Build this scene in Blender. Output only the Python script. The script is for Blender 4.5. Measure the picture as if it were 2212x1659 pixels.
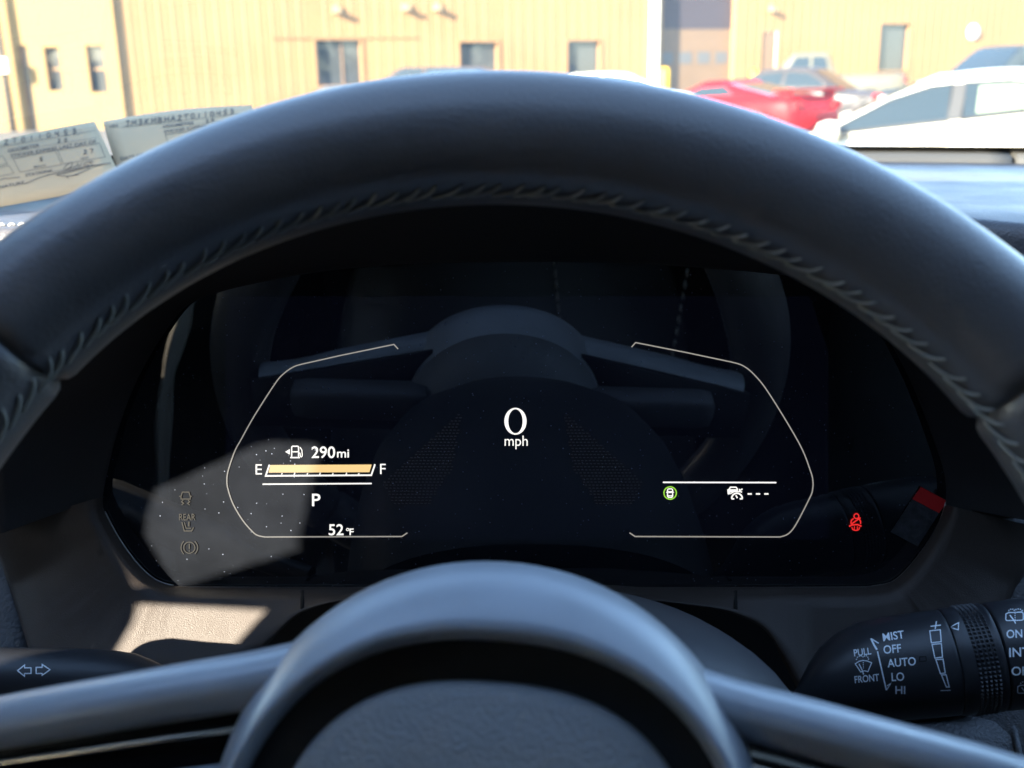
import bpy, bmesh, math, random
from math import sin, cos, tan, pi, radians as R, atan2, sqrt, hypot
from mathutils import Vector as V, Matrix, Euler
from mathutils.bvhtree import BVHTree
random.seed(7)
for o in list(bpy.data.objects): bpy.data.objects.remove(o)
S = bpy.context.scene
COL = S.collection

# ------------------------------------------------------------------ camera
PITCH = R(16.4); F = 2250.0; CX, CY = 1106.0, 829.5; CAMZ = 1.30
EYE = V((0, 0, CAMZ))
cam = bpy.data.cameras.new('camera'); camo = bpy.data.objects.new('camera', cam); COL.objects.link(camo)
camo.location = EYE; camo.rotation_euler = (pi/2 - PITCH, 0, 0)
cam.sensor_width = 36.0; cam.lens = 36.0*F/2212; cam.clip_start = 0.01; cam.clip_end = 2000
cam.dof.use_dof = True; cam.dof.focus_distance = 0.425; cam.dof.aperture_fstop = 13
S.camera = camo
# ------------------------------------------------------------------ light
EXPO = 3.3
SUN = V((-0.660, -0.660, 0.358)).normalized()          # towards the sun: behind, left
el = math.asin(SUN.z); az = atan2(SUN.x, SUN.y)
w = bpy.data.worlds.new('World'); S.world = w; w.use_nodes = True
nt = w.node_tree; nt.nodes.clear()
sky = nt.nodes.new('ShaderNodeTexSky'); sky.sky_type = 'NISHITA'; sky.sun_disc = False
sky.sun_elevation = el; sky.sun_rotation = az; sky.altitude = 100; sky.air_density = 1.0; sky.dust_density = 0.5; sky.ozone_density = 2.0
bg = nt.nodes.new('ShaderNodeBackground'); bg.inputs[1].default_value = 0.15
wo = nt.nodes.new('ShaderNodeOutputWorld'); nt.links.new(sky.outputs[0], bg.inputs[0]); nt.links.new(bg.outputs[0], wo.inputs[0])
sl = bpy.data.lights.new('sun', 'SUN'); so = bpy.data.objects.new('sun', sl); COL.objects.link(so)
sl.energy = 5.0; sl.angle = R(0.5); sl.color = (1.0, 0.90, 0.76)
so.rotation_euler = SUN.to_track_quat('Z', 'Y').to_euler(); so.location = (-6, -5, 12)
vs = S.view_settings; vs.view_transform = 'Standard'; vs.look = 'None'; vs.exposure = EXPO; vs.gamma = 1
S.render.engine = 'CYCLES'; cy = S.cycles
cy.use_denoising = True; cy.max_bounces = 8; cy.diffuse_bounces = 4; cy.glossy_bounces = 5; cy.transparent_max_bounces = 24; cy.sample_clamp_indirect = 6
cy.caustics_reflective = False; cy.caustics_refractive = False

# ------------------------------------------------------------------ helpers
UP = V((0, sin(PITCH), cos(PITCH))); FW = V((0, cos(PITCH), -sin(PITCH))); RT = V((1, 0, 0))
def camv(x, y, z): return EYE + RT*x + UP*y + FW*z
def ray(px, py): return RT*((px-CX)/F) + UP*((CY-py)/F) + FW
def U(px, py, d): return EYE + ray(px, py)*d
P0 = camv(0, 0, 0.44); CN = (UP*(-sin(R(13))) - FW*cos(R(13))).normalized()   # plane of the display, facing the driver
def CL(px, py, off=0.0):
    d = ray(px, py); q = P0 + CN*off
    return EYE + d*((q-EYE).dot(CN)/d.dot(CN))

def mat(name, col=(.5, .5, .5), rough=.5, metal=0., spec=.5, bump=0., bscale=200., noise=0., nscale=5., emit=None, es=0., coat=0.):
    m = bpy.data.materials.new(name); m.use_nodes = True; n = m.node_tree; b = n.nodes['Principled BSDF']
    b.inputs['Base Color'].default_value = (*col, 1); b.inputs['Roughness'].default_value = rough
    b.inputs['Metallic'].default_value = metal; b.inputs['Specular IOR Level'].default_value = spec
    b.inputs['Coat Weight'].default_value = coat; b.inputs['Coat Roughness'].default_value = .3 if rough > .35 else .03
    tc = n.nodes.new('ShaderNodeTexCoord')
    if noise:
        t = n.nodes.new('ShaderNodeTexNoise'); t.inputs['Scale'].default_value = nscale; t.inputs['Detail'].default_value = 5
        n.links.new(tc.outputs['Object'], t.inputs['Vector'])
        r = n.nodes.new('ShaderNodeMapRange'); r.inputs[1].default_value = .3; r.inputs[2].default_value = .7
        r.inputs[3].default_value = 1-noise; r.inputs[4].default_value = 1+noise
        n.links.new(t.outputs[0], r.inputs[0])
        mx = n.nodes.new('ShaderNodeVectorMath'); mx.operation = 'SCALE'; mx.inputs[0].default_value = col
        n.links.new(r.outputs[0], mx.inputs['Scale']); n.links.new(mx.outputs[0], b.inputs['Base Color'])
        r2 = n.nodes.new('ShaderNodeMapRange'); r2.inputs[1].default_value = .3; r2.inputs[2].default_value = .7
        r2.inputs[3].default_value = max(0, rough-.08); r2.inputs[4].default_value = min(1, rough+.08)
        n.links.new(t.outputs[0], r2.inputs[0]); n.links.new(r2.outputs[0], b.inputs['Roughness'])
    if bump:
        t = n.nodes.new('ShaderNodeTexNoise'); t.inputs['Scale'].default_value = bscale; t.inputs['Detail'].default_value = 3
        n.links.new(tc.outputs['Object'], t.inputs['Vector'])
        bp = n.nodes.new('ShaderNodeBump'); bp.inputs['Strength'].default_value = bump; bp.inputs['Distance'].default_value = .001
        n.links.new(t.outputs[0], bp.inputs['Height']); n.links.new(bp.outputs[0], b.inputs['Normal'])
    if emit:
        b.inputs['Emission Color'].default_value = (*emit, 1); b.inputs['Emission Strength'].default_value = es
    return m

def M(name, verts, faces, m, parent=None, smooth=True, label=None):
    me = bpy.data.meshes.new(name); me.from_pydata([tuple(v) for v in verts], [], faces); me.update()
    bm = bmesh.new(); bm.from_mesh(me); bmesh.ops.remove_doubles(bm, verts=bm.verts, dist=1e-6)
    bmesh.ops.recalc_face_normals(bm, faces=bm.faces); bm.to_mesh(me); bm.free()
    if smooth: me.polygons.foreach_set('use_smooth', [True]*len(me.polygons))
    me.materials.append(m)
    o = bpy.data.objects.new(name, me); COL.objects.link(o)
    if parent is not None: o.parent = parent
    if label: o['label'] = label
    return o
def thing(name, label, cat, group=None, kind=None):
    o = bpy.data.objects.new(name, None); o.empty_display_size = .05; COL.objects.link(o)
    tag(o, label, cat, group, kind); return o
def tag(o, label, cat=None, group=None, kind=None):
    o['label'] = label
    if cat: o['category'] = cat
    if group: o['group'] = group
    if kind: o['kind'] = kind
    return o
def sharp(o, ang=35):
    me = o.data; bm = bmesh.new(); bm.from_mesh(me)
    for e in bm.edges:
        e.smooth = not (len(e.link_faces) == 2 and e.calc_face_angle(0) > R(ang))
    bm.to_mesh(me); bm.free(); return o
def bevel(o, wdt, seg=2, ang=40):
    md = o.modifiers.new('bevel', 'BEVEL'); md.width = wdt; md.segments = seg; md.limit_method = 'ANGLE'; md.angle_limit = R(ang); return o
def solid(o, t, off=-1):
    md = o.modifiers.new('thick', 'SOLIDIFY'); md.thickness = t; md.offset = off; return o
def subd(o, n=1):
    md = o.modifiers.new('sub', 'SUBSURF'); md.levels = n; md.render_levels = n; return o

class G:
    """collects verts and faces"""
    def __init__(s): s.v = []; s.f = []
    def add(s, vs, fs):
        k = len(s.v); s.v += list(vs); s.f += [tuple(i+k for i in f) for f in fs]; return s
    def grid(s, rows, cu=False, cv=False):
        nu, nv = len(rows), len(rows[0]); fs = []
        for i in range(nu if cu else nu-1):
            for j in range(nv if cv else nv-1):
                a, b = i % nu, (i+1) % nu; c, d = j % nv, (j+1) % nv
                fs.append((a*nv+c, a*nv+d, b*nv+d, b*nv+c))
        return s.add([p for r in rows for p in r], fs)
    def box(s, c, sx, sy, sz, rot=None):
        c = V(c); vs = []
        for x in (-1, 1):
            for y in (-1, 1):
                for z in (-1, 1):
                    q = V((x*sx/2, y*sy/2, z*sz/2)); vs.append(c + (rot @ q if rot else q))
        return s.add(vs, [(0, 1, 3, 2), (4, 6, 7, 5), (0, 4, 5, 1), (2, 3, 7, 6), (0, 2, 6, 4), (1, 5, 7, 3)])
    def tube(s, path, r, n=10, cap=True):
        rows = []; path = [V(p) for p in path]
        ref = None
        for i, p in enumerate(path):
            t = (path[min(i+1, len(path)-1)] - path[max(i-1, 0)]).normalized()
            if ref is None:
                ref = t.orthogonal().normalized()
            ref = (ref - t*ref.dot(t)).normalized(); b = t.cross(ref)
            rr = r[i] if isinstance(r, (list, tuple)) else r
            rows.append([p + (ref*cos(a)+b*sin(a))*rr for a in [2*pi*k/n for k in range(n)]])
        k = len(s.v); s.grid(rows, cv=True)
        if cap:
            s.f.append(tuple(range(k, k+n))); m = k+(len(rows)-1)*n; s.f.append(tuple(range(m+n-1, m-1, -1)))
        return s
    def lathe(s, prof, n=32, c=V((0, 0, 0)), ax=V((0, 0, 1)), ux=V((1, 0, 0)), closed=False):
        uy = ax.cross(ux); rows = []
        for k in range(n):
            a = 2*pi*k/n; d = ux*cos(a)+uy*sin(a)
            rows.append([c + d*r + ax*h for r, h in prof])
        return s.grid(rows, cu=True, cv=closed)
    def prism(s, pts, d):
        n = len(pts); pts = [V(p) for p in pts]; d = V(d)
        vs = pts + [p+d for p in pts]
        fs = [tuple(range(n-1, -1, -1)), tuple(range(n, 2*n))]
        fs += [(i, (i+1) % n, n+(i+1) % n, n+i) for i in range(n)]
        return s.add(vs, fs)
    def obj(s, name, m, parent=None, smooth=True, label=None): return M(name, s.v, s.f, m, parent, smooth, label)

def crv(pts, n=8, closed=False):
    """Catmull-Rom through 2d/3d points"""
    pts = [V(p) for p in pts]; out = []; N = len(pts)
    for i in range(N if closed else N-1):
        if closed: a, b, c, d = pts[i-1], pts[i], pts[(i+1) % N], pts[(i+2) % N]
        else: a, b, c, d = pts[max(i-1, 0)], pts[i], pts[i+1], pts[min(i+2, N-1)]
        for k in range(n):
            t = k/n
            out.append(.5*((2*b)+(c-a)*t+(2*a-5*b+4*c-d)*t*t+(3*b-a-3*c+d)*t**3))
    if not closed: out.append(pts[-1])
    return out
def resample(pts, n, closed=False):
    pts = [V(p) for p in pts]
    if closed: pts = pts+[pts[0]]
    L = [0]
    for a, b in zip(pts, pts[1:]): L.append(L[-1]+(b-a).length)
    out = []; j = 0
    for k in range(n):
        s = L[-1]*k/(n if closed else n-1)
        while j < len(L)-2 and L[j+1] < s: j += 1
        t = (s-L[j])/max(L[j+1]-L[j], 1e-12); out.append(pts[j].lerp(pts[j+1], min(1, t)))
    return out

# 2d drawing in photograph pixels, later laid onto a real surface
class D2:
    def __init__(s): s.v = []; s.f = []
    def poly(s, pts):
        k = len(s.v); s.v += [(float(p[0]), float(p[1])) for p in pts]; s.f.append(tuple(range(k, k+len(pts)))); return s
    def line(s, pts, w, closed=False):
        pts = [V((p[0], p[1])) for p in pts]; q = []
        for i in range(len(pts) if closed else len(pts)-1):
            a, b = pts[i], pts[(i+1) % len(pts)]; m = max(1, int((b-a).length/9)); q += [a.lerp(b, k/m) for k in range(m)]
        if not closed: q.append(pts[-1])
        pts = q; n = len(pts); L = []
        for i in range(n):
            a = pts[i-1] if (i > 0 or closed) else pts[i]; b = pts[(i+1) % n] if (i < n-1 or closed) else pts[i]
            d1 = (pts[i]-a); d2 = (b-pts[i]); d1 = d1.normalized() if d1.length else d2.normalized(); d2 = d2.normalized() if d2.length else d1
            nn = V((-(d1.y+d2.y), d1.x+d2.x)); nn = nn.normalized() if nn.length > 1e-6 else V((-d1.y, d1.x))
            c = max(.4, nn.dot(V((-d1.y, d1.x)))); L.append((pts[i]+nn*w/2/c, pts[i]-nn*w/2/c))
        k = len(s.v)
        for a, b in L: s.v += [tuple(a), tuple(b)]
        for i in range(n if closed else n-1):
            j = (i+1) % n; s.f.append((k+2*i, k+2*i+1, k+2*j+1, k+2*j))
        return s
    def ring(s, cx, cy, r, w, a0=0, a1=360, n=40, ry=None):
        ry = ry or r; full = abs(a1-a0) >= 360
        return s.line([(cx+r*cos(R(a0+(a1-a0)*k/n)), cy+ry*sin(R(a0+(a1-a0)*k/n))) for k in range(n+(0 if full else 1))], w, full)
    def disc(s, cx, cy, r, ry=None, n=20): return s.poly([(cx+r*cos(2*pi*k/n), cy+(ry or r)*sin(2*pi*k/n)) for k in range(n)])
    def text(s, t, x, y, h, width=None, rot=0., shear=0., bold=0., cap=None):
        """left/bottom at x,y, capital height h px (rot in degrees, up to the right)"""
        v, f = txt(t, bold); x0 = min(p[0] for p in v); x1 = max(p[0] for p in v)
        sc = h/CAPH; sx = sc if width is None else width/(x1-x0)
        k = len(s.v); c, q = cos(R(rot)), sin(R(rot))
        for p in v:
            a = (p[0]-x0)*sx + p[1]*sc*shear; b = p[1]*sc
            s.v.append((x+a*c-b*q*1.0, y-(a*q+b*c)))
        s.f += [tuple(i+k for i in ff) for ff in f]; return s
    def lay(s, name, fn, m, parent, label=None):
        return M(name, [fn(*p) for p in s.v], s.f, m, parent, False, label)
_tc = {}
def txt(t, bold=0.):
    if (t, bold) in _tc: return _tc[(t, bold)]
    cu = bpy.data.curves.new('t', 'FONT'); cu.body = t; cu.size = 1; cu.resolution_u = 4; cu.offset = bold
    o = bpy.data.objects.new('t', cu); COL.objects.link(o)
    dg = bpy.context.evaluated_depsgraph_get(); me = bpy.data.meshes.new_from_object(o.evaluated_get(dg))
    r = ([tuple(v.co[:2]) for v in me.vertices], [tuple(p.vertices) for p in me.polygons])
    bpy.data.objects.remove(o); bpy.data.meshes.remove(me); _tc[(t, bold)] = r; return r
CAPH = max(p[1] for p in txt('H')[0])
# single-stroke hand lettering
HAND = {'J': [[(.2, 1), (.9, 1)], [(.6, 1), (.58, .15), (.4, 0), (.15, .12)]], 'M': [[(0, 0), (.12, 1), (.45, .35), (.85, 1), (.95, 0)]], '3': [[(.1, .95), (.6, 1), (.75, .75), (.35, .55), (.8, .3), (.55, 0), (.05, .08)]],
 'K': [[(.1, 1), (.1, 0)], [(.8, 1), (.12, .45), (.85, 0)]], 'B': [[(.1, 0), (.12, 1), (.65, .92), (.65, .6), (.15, .52), (.8, .4), (.75, .05), (.1, 0)]], 'H': [[(.1, 1), (.08, 0)], [(.85, 1), (.85, 0)], [(.1, .5), (.85, .52)]],
 'A': [[(0, 0), (.45, 1), (.9, 0)], [(.2, .4), (.75, .4)]], '2': [[(.1, .8), (.4, 1), (.75, .75), (.1, 0), (.9, .05)]], 'T': [[(0, 1), (.95, 1)], [(.45, 1), (.42, 0)]], '0': [[(.45, 1), (.12, .7), (.15, .2), (.45, 0), (.78, .25), (.75, .75), (.45, 1)]],
 '1': [[(.45, 1), (.42, 0)]], '4': [[(.15, 1), (.1, .5), (.8, .5)], [(.75, 1), (.65, 0)]], '5': [[(.85, 1), (.25, 1), (.2, .55), (.7, .5), (.72, .1), (.1, 0)]], '7': [[(.1, 1), (.85, 1), (.4, 0)]]}
def hand(d, t, x, y, h, adv, w, rot):
    c, q = cos(R(rot)), sin(R(rot))
    for i, ch in enumerate(t):
        for st in HAND.get(ch, []):
            pts = []
            for (a, b) in st:
                a = i*adv + (a + b*.12)*h*.95 + random.uniform(-.03, .03)*h; b = (b+random.uniform(-.04, .04))*h
                pts.append((x+a*c-b*q, y-(a*q+b*c)))
            d.line(pts, w)

# ------------------------------------------------------------------ materials
LEATHER = mat('black leather', (.118, .108, .104), .46, bump=.3, bscale=1100, noise=.10, nscale=45, coat=.5)
GRAIN = mat('grained black leather', (.10, .102, .108), .40, bump=.8, bscale=700, noise=.15, nscale=40)
HUBM = mat('satin black hub trim', (.33, .35, .385), .40, bump=.10, bscale=1800, noise=.06, nscale=60, coat=.5)
PADM = mat('grained airbag cover', (.30, .305, .31), .55, bump=.6, bscale=900)
PLAST = mat('black dash plastic', (.047, .036, .030), .55, bump=.3, bscale=2600, noise=.12, nscale=25)
DARKP = mat('dark matte plastic', (.012, .012, .014), .7, bump=.2, bscale=900)
PIANO = mat('gloss black trim', (.006, .006, .007), .12)
STALKM = mat('satin black stalk plastic', (.022, .023, .027), .38, bump=.1, bscale=2500)
CHROME = mat('warm chrome trim', (.60, .52, .42), .22, metal=1.)
SILV = mat('thin bright bezel edge', (.35, .33, .30), .3, metal=1.)
THREAD = mat('grey sewing thread', (.36, .35, .31), .8); SEATTH = mat('pale seat thread', (.30, .28, .25), .8)
WHITEP = mat('white printed marking', (.80, .84, .88), .6)
HEADL = mat('dark headliner cloth', (.018, .018, .019), .9)
DASHM = mat('black dash top leather', (.055, .055, .06), .40, bump=.6, bscale=500, noise=.1, nscale=20)
PAPER = mat('thin sticker paper', (.54, .39, .225), .9, bump=.1, bscale=60, noise=.05, nscale=12)
INK = mat('grey ink', (.10, .09, .08), .9)
INKP = mat('printed grey ink', (.12, .105, .09), .9)
CLOTH = mat('black seat leather', (.018, .018, .018), .5, bump=.3, bscale=400)
def em(name, col, s): return mat(name, (.01, .01, .01), .6, emit=col, es=s/2**EXPO)
E_W = em('display white', (1, .98, .93), 1.15); E_G = em('display grey line', (1, .95, .86), .34); E_A = em('display amber', (1, .70, .30), 1.0)
E_GR = em('display green', (.45, 1, .08), .75); E_R = em('display red', (1, .03, .03), .85); E_D = em('display dotted shade', (.9, .9, 1), .011)
UNLIT = mat('unlit warning symbol print', (.022, .0215, .020), .9, spec=.2)

# lens: black glass with a film of dust and specks
def lens_mat(name='dusty black display glass', glow=None):
    m = mat(name, (.002, .002, .002), .01, spec=1.0); n = m.node_tree; b = n.nodes['Principled BSDF']
    tc = n.nodes.new('ShaderNodeTexCoord')
    vo = n.nodes.new('ShaderNodeTexVoronoi'); vo.inputs['Scale'].default_value = 380; n.links.new(tc.outputs['Object'], vo.inputs['Vector'])
    no = n.nodes.new('ShaderNodeTexNoise'); no.inputs['Scale'].default_value = 60; n.links.new(tc.outputs['Object'], no.inputs['Vector'])
    mr = n.nodes.new('ShaderNodeMapRange'); mr.inputs[1].default_value = .05; mr.inputs[2].default_value = .11; mr.inputs[3].default_value = 1; mr.inputs[4].default_value = 0
    n.links.new(vo.outputs['Distance'], mr.inputs[0])
    gt = n.nodes.new('ShaderNodeMath'); gt.operation = 'GREATER_THAN'; gt.inputs[1].default_value = .30
    sp = n.nodes.new('ShaderNodeSeparateColor'); n.links.new(vo.outputs['Color'], sp.inputs[0]); n.links.new(sp.outputs[0], gt.inputs[0])
    mu = n.nodes.new('ShaderNodeMath'); mu.operation = 'MULTIPLY'; n.links.new(mr.outputs[0], mu.inputs[0]); n.links.new(gt.outputs[0], mu.inputs[1])
    hz = n.nodes.new('ShaderNodeMapRange'); hz.inputs[1].default_value = .3; hz.inputs[2].default_value = .7; hz.inputs[3].default_value = .0085; hz.inputs[4].default_value = .0125
    n.links.new(no.outputs[0], hz.inputs[0])
    ad = n.nodes.new('ShaderNodeMath'); ad.operation = 'MULTIPLY_ADD'; ad.inputs[1].default_value = .2; n.links.new(mu.outputs[0], ad.inputs[0]); n.links.new(hz.outputs[0], ad.inputs[2])
    cb = n.nodes.new('ShaderNodeCombineColor')
    for i in range(3):
        q = n.nodes.new('ShaderNodeMath'); q.operation = 'MULTIPLY'; q.inputs[1].default_value = (.82, .95, 1.25)[i]; n.links.new(ad.outputs[0], q.inputs[0]); n.links.new(q.outputs[0], cb.inputs[i])
    n.links.new(cb.outputs[0], b.inputs['Base Color'])
    if glow: b.inputs['Emission Color'].default_value = (*glow, 1); b.inputs['Emission Strength'].default_value = 1/2**EXPO
    return m
LENS = lens_mat(); E_BG = lens_mat('lit display glass', (.0005, .0007, .0022))
def glass_mat(name, tint, film=0.):
    m = bpy.data.materials.new(name); m.use_nodes = True; n = m.node_tree; n.nodes.clear()
    out = n.nodes.new('ShaderNodeOutputMaterial'); mx = n.nodes.new('ShaderNodeMixShader'); tr = n.nodes.new('ShaderNodeBsdfTransparent'); gl = n.nodes.new('ShaderNodeBsdfGlossy')
    lw = n.nodes.new('ShaderNodeLayerWeight'); lw.inputs[0].default_value = .5
    pw = n.nodes.new('ShaderNodeMath'); pw.operation = 'POWER'; pw.inputs[1].default_value = 5; n.links.new(lw.outputs['Facing'], pw.inputs[0])
    fr = n.nodes.new('ShaderNodeMath'); fr.operation = 'MULTIPLY_ADD'; fr.inputs[1].default_value = .85; fr.inputs[2].default_value = .06; n.links.new(pw.outputs[0], fr.inputs[0])
    tr.inputs[0].default_value = (*tint, 1); gl.inputs['Roughness'].default_value = .0
    n.links.new(fr.outputs[0], mx.inputs[0]); n.links.new(tr.outputs[0], mx.inputs[1]); n.links.new(gl.outputs[0], mx.inputs[2])
    if film:                                      # added veil film for haze over the view, scatters sky and sun light
        du = n.nodes.new('ShaderNodeBsdfTranslucent'); du.inputs[0].default_value = (1, .97, .9, 1); m2_ = n.nodes.new('ShaderNodeMixShader')
        tx_ = n.nodes.new('ShaderNodeTexNoise'); tx_.inputs['Scale'].default_value = 9; tx_.inputs['Detail'].default_value = 6; mr_ = n.nodes.new('ShaderNodeMapRange'); mr_.inputs[3].default_value = film*.5; mr_.inputs[4].default_value = film*1.5
        n.links.new(tx_.outputs[0], mr_.inputs[0]); n.links.new(mr_.outputs[0], m2_.inputs[0]); n.links.new(mx.outputs[0], m2_.inputs[1]); n.links.new(du.outputs[0], m2_.inputs[2]); n.links.new(m2_.outputs[0], out.inputs[0])
    else: n.links.new(mx.outputs[0], out.inputs[0])
    return m
WGLASS = glass_mat('windshield glass', (.74, .76, .74), .03); SGLASS = glass_mat('side window glass', (.92, .92, .90)); DIMGLASS = glass_mat('light cutting side glass', (.10, .11, .12))  # passenger-side glass darkened to cut ambient light in the cabin

# =================================================================== INTERIOR
# ---- instrument cluster
LENSPX = [(1090, 566), (900, 570), (700, 586), (540, 615), (440, 642), (394, 668), (358, 715), (322, 772), (286, 844), (255, 930), (233, 1015), (222, 1075), (226, 1105), (255, 1160), (296, 1217), (335, 1252), (375, 1265), (420, 1268), (700, 1268), (1100, 1268), (1500, 1268), (1840, 1268), (1885, 1266), (1935, 1252), (1990, 1191), (2030, 1122), (2043, 1085), (2041, 1030), (2019, 957), (1966, 822), (1902, 705), (1850, 645), (1780, 610), (1640, 589), (1400, 571), (1250, 566)]
LP = resample(crv(LENSPX, 8, True), 200, True)
clus = thing('instrument_cluster', 'wide black glossy digital instrument display behind the steering wheel reading 0 mph', 'instrument display')
G().prism([CL(p.x, p.y, 0) for p in LP], -CN*.004).obj('display_glass', LENS, clus, False)
act = D2().poly([(498, 640), (1748, 640), (1790, 760), (1790, 1166), (487, 1166), (487, 700)])
act.lay('lit_panel', lambda x, y: CL(x, y, .0002), E_BG, clus)
def disp(name, d, m, off=.0005, label=None): return d.lay(name, lambda x, y: CL(x, y, off), m, clus, label)
# thin border lines
lb = [(860, 754), (851, 744), (735, 768), (655, 786)] + [tuple(p) for p in crv([(655, 786), (635, 792), (613, 807), (594, 829), (549, 899), (521, 949), (507, 975), (493, 1016), (490, 1039), (493, 1059), (504, 1090), (525, 1125), (547, 1150), (558, 1157), (572, 1160)], 5)][1:] + [(868, 1159), (880, 1151)]
rb = [(1364, 750), (1373, 740), (1480, 761), (1580, 782)] + [tuple(p) for p in crv([(1580, 782), (1605, 790), (1630, 810), (1662, 851), (1726, 957), (1750, 1015), (1756, 1039), (1755, 1060), (1748, 1078), (1720, 1132), (1703, 1153), (1685, 1160)], 5)][1:] + [(1372, 1159), (1360, 1151)]
disp('border_line', D2().line(lb, 2.6), E_G); disp('border_line', D2().line(rb, 2.6), E_G)
z = D2(); n = 48
o_ = [(1113.5+24*cos(2*pi*k/n), 910-29*sin(2*pi*k/n)) for k in range(n)]
i_ = [(1113.5+15.5*cos(2*pi*k/n), 910-26*sin(2*pi*k/n)) for k in range(n)]
z.v = o_+i_; z.f = [(k, (k+1) % n, n+(k+1) % n, n+k) for k in range(n)]
disp('speed_digit', z, E_W); disp('unit_text', D2().text('mph', 1090, 963, 22, 50), E_W)
# fuel gauge
disp('range_text', D2().text('290', 673, 989, 24, 51, bold=.012).text('mi', 728, 988, 18, 26, bold=.012), E_W)
pump = D2().poly([(616, 976), (626, 970), (626, 982)]).line([(630, 988), (630, 966), (632, 964), (643, 964), (645, 966), (645, 988)], 2.6).line([(627, 988.5), (648, 988.5)], 2.6).line([(630, 976), (645, 976)], 2.2).line([(645, 978), (648, 979), (649, 986), (651, 987), (653, 985), (652, 972), (648, 966)], 2)
disp('fuel_pump_symbol', pump, E_W)
disp('fuel_bar', D2().poly([(584, 1004.5), (803, 1003.5), (798, 1020), (580, 1021)]), E_A)
fr = D2().line([(582, 1004), (574, 1028), (802, 1026.5), (810, 1003)], 3.4)
for k, x in enumerate((609, 636, 664, 691, 719, 748, 775)): fr.line([(x+1, 1021 if k % 2 else 1022), (x-1, 1027 if k % 2 else 1025)], 2.6)
disp('fuel_scale', fr, E_W); disp('empty_letter', D2().text('E', 552, 1025, 22, 14), E_W); disp('full_letter', D2().text('F', 821, 1024, 22, 12), E_W)
disp('divider_line', D2().line([(567, 1046), (803, 1044.5)], 3), E_W); disp('divider_line', D2().line([(1432, 1042), (1677, 1042.5)], 3), E_W)
disp('gear_letter', D2().text('P', 674, 1093, 26, 18, bold=.012), E_W)
disp('temperature_text', D2().text('52', 710, 1156, 23, 32, bold=.01).ring(751, 1144, 2.6, 1.6, n=12).text('F', 755, 1156, 14, 9, bold=.012), E_W)
disp('green_ring_symbol', D2().ring(1447.6, 1065, 13.4, 2.6), E_GR)
carI = D2().line([(1442, 1058), (1444, 1056), (1451, 1056), (1453, 1058), (1453, 1072), (1451, 1074.5), (1444, 1074.5), (1442, 1072)], 2.4, True).poly([(1443, 1061), (1452, 1061), (1451, 1065), (1444, 1065)]).line([(1443, 1071), (1452, 1071)], 2.2).line([(1439, 1064), (1442, 1062)], 1.6).line([(1456, 1064), (1453, 1062)], 1.6)
disp('car_symbol', carI, E_W)
acc = D2().line([(1574, 1058), (1578, 1052.5), (1590, 1052.5), (1594, 1058)], 2.6).poly([(1571, 1057), (1595, 1057), (1593, 1061), (1577, 1064), (1576, 1068), (1572, 1068)]).ring(1592, 1077, 11.5, 3.2, 180, 360, 16).line([(1577, 1067), (1586, 1062), (1596, 1062)], 2).line([(1580, 1077.5), (1586, 1077.5)], 3).line([(1598, 1077.5), (1604, 1077.5)], 3).line([(1593, 1076), (1589.5, 1070)], 3).line([(1597, 1061), (1604, 1056)], 2.6).line([(1598, 1056), (1597, 1062), (1603, 1063)], 2.4)
disp('cruise_symbol', acc, E_W)
disp('cruise_dashes', D2().line([(1615, 1067), (1624, 1067)], 3.2).line([(1633, 1067), (1642, 1067)], 3.2).line([(1651, 1067), (1660, 1067)], 3.2), E_W)
bx, by = 1849, 1128
belt = D2().ring(bx+1, by-13, 5.2, 2.6, n=18).line([(bx-11, by+3), (bx-10, by-4), (bx-5, by-8)], 2.8).line([(bx+7, by-7), (bx+10, by-2), (bx+10, by+4)], 2.8).line([(bx-11, by+5), (bx+10, by-10)], 3).line([(bx-15, by+9), (bx-8, by+6), (bx+3, by+5), (bx+12, by+9)], 3.2).line([(bx-9, by+11), (bx-7, by+16), (bx, by+18), (bx+6, by+16), (bx+8, by+11)], 2.6).line([(bx-3, by+9), (bx-4, by+16)], 2).line([(bx+3, by+9), (bx+3, by+16)], 2)
disp('seat_belt_symbol', belt, E_R)
for sgn in (1, -1):
    dots = D2()
    for k in range(30):
        y = 896+k*6.6
        t = (y-891)/200
        x0 = 994-170*min(1, t*1.3) if t < .77 else 829+ (t-.77)*90; x1 = 996-34*t if t < .6 else 976-(t-.6)*130
        x0 = max(x0, 829)
        j = 0; x = x0 + (k % 2)*3
        while x < x1:
            a, b = (x, x+4.6) if sgn > 0 else (2216-x-4.6, 2216-x)
            dots.line([(a, y), (b, y)], 1.7); x += 8.2
    disp('dotted_shading', dots, E_D)
# unlit tell-tales, only seen where the sun falls on the glass
ic = D2().line([(391, 1072), (394, 1063), (408, 1063), (411, 1072), (411, 1078), (391, 1078)], 1.8, True).line([(387, 1072), (390, 1072)], 1.6).line([(412, 1072), (415, 1072)], 1.6).line([(396, 1080), (392, 1084), (397, 1087), (392, 1091)], 1.8).line([(406, 1080), (410, 1084), (405, 1087), (410, 1091)], 1.8)
disp('skid_symbol', ic, UNLIT, .0004)
disp('rear_belt_symbol', D2().text('REAR', 387, 1124, 14, 35).line([(393, 1128), (398, 1147), (414, 1147), (418, 1139)], 2, False).line([(398, 1128), (402, 1141), (413, 1141)], 1.6).line([(408, 1127), (408, 1137)], 2.6), UNLIT, .0004)
disp('brake_symbol', D2().ring(409, 1183, 12, 1.8).ring(409, 1183, 18, 1.8, 130, 230, 12).ring(409, 1183, 18, 1.8, -50, 50, 12).line([(409, 1175), (409, 1186)], 2.4).disc(409, 1190, 1.4, n=8), UNLIT, .0004)
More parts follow.
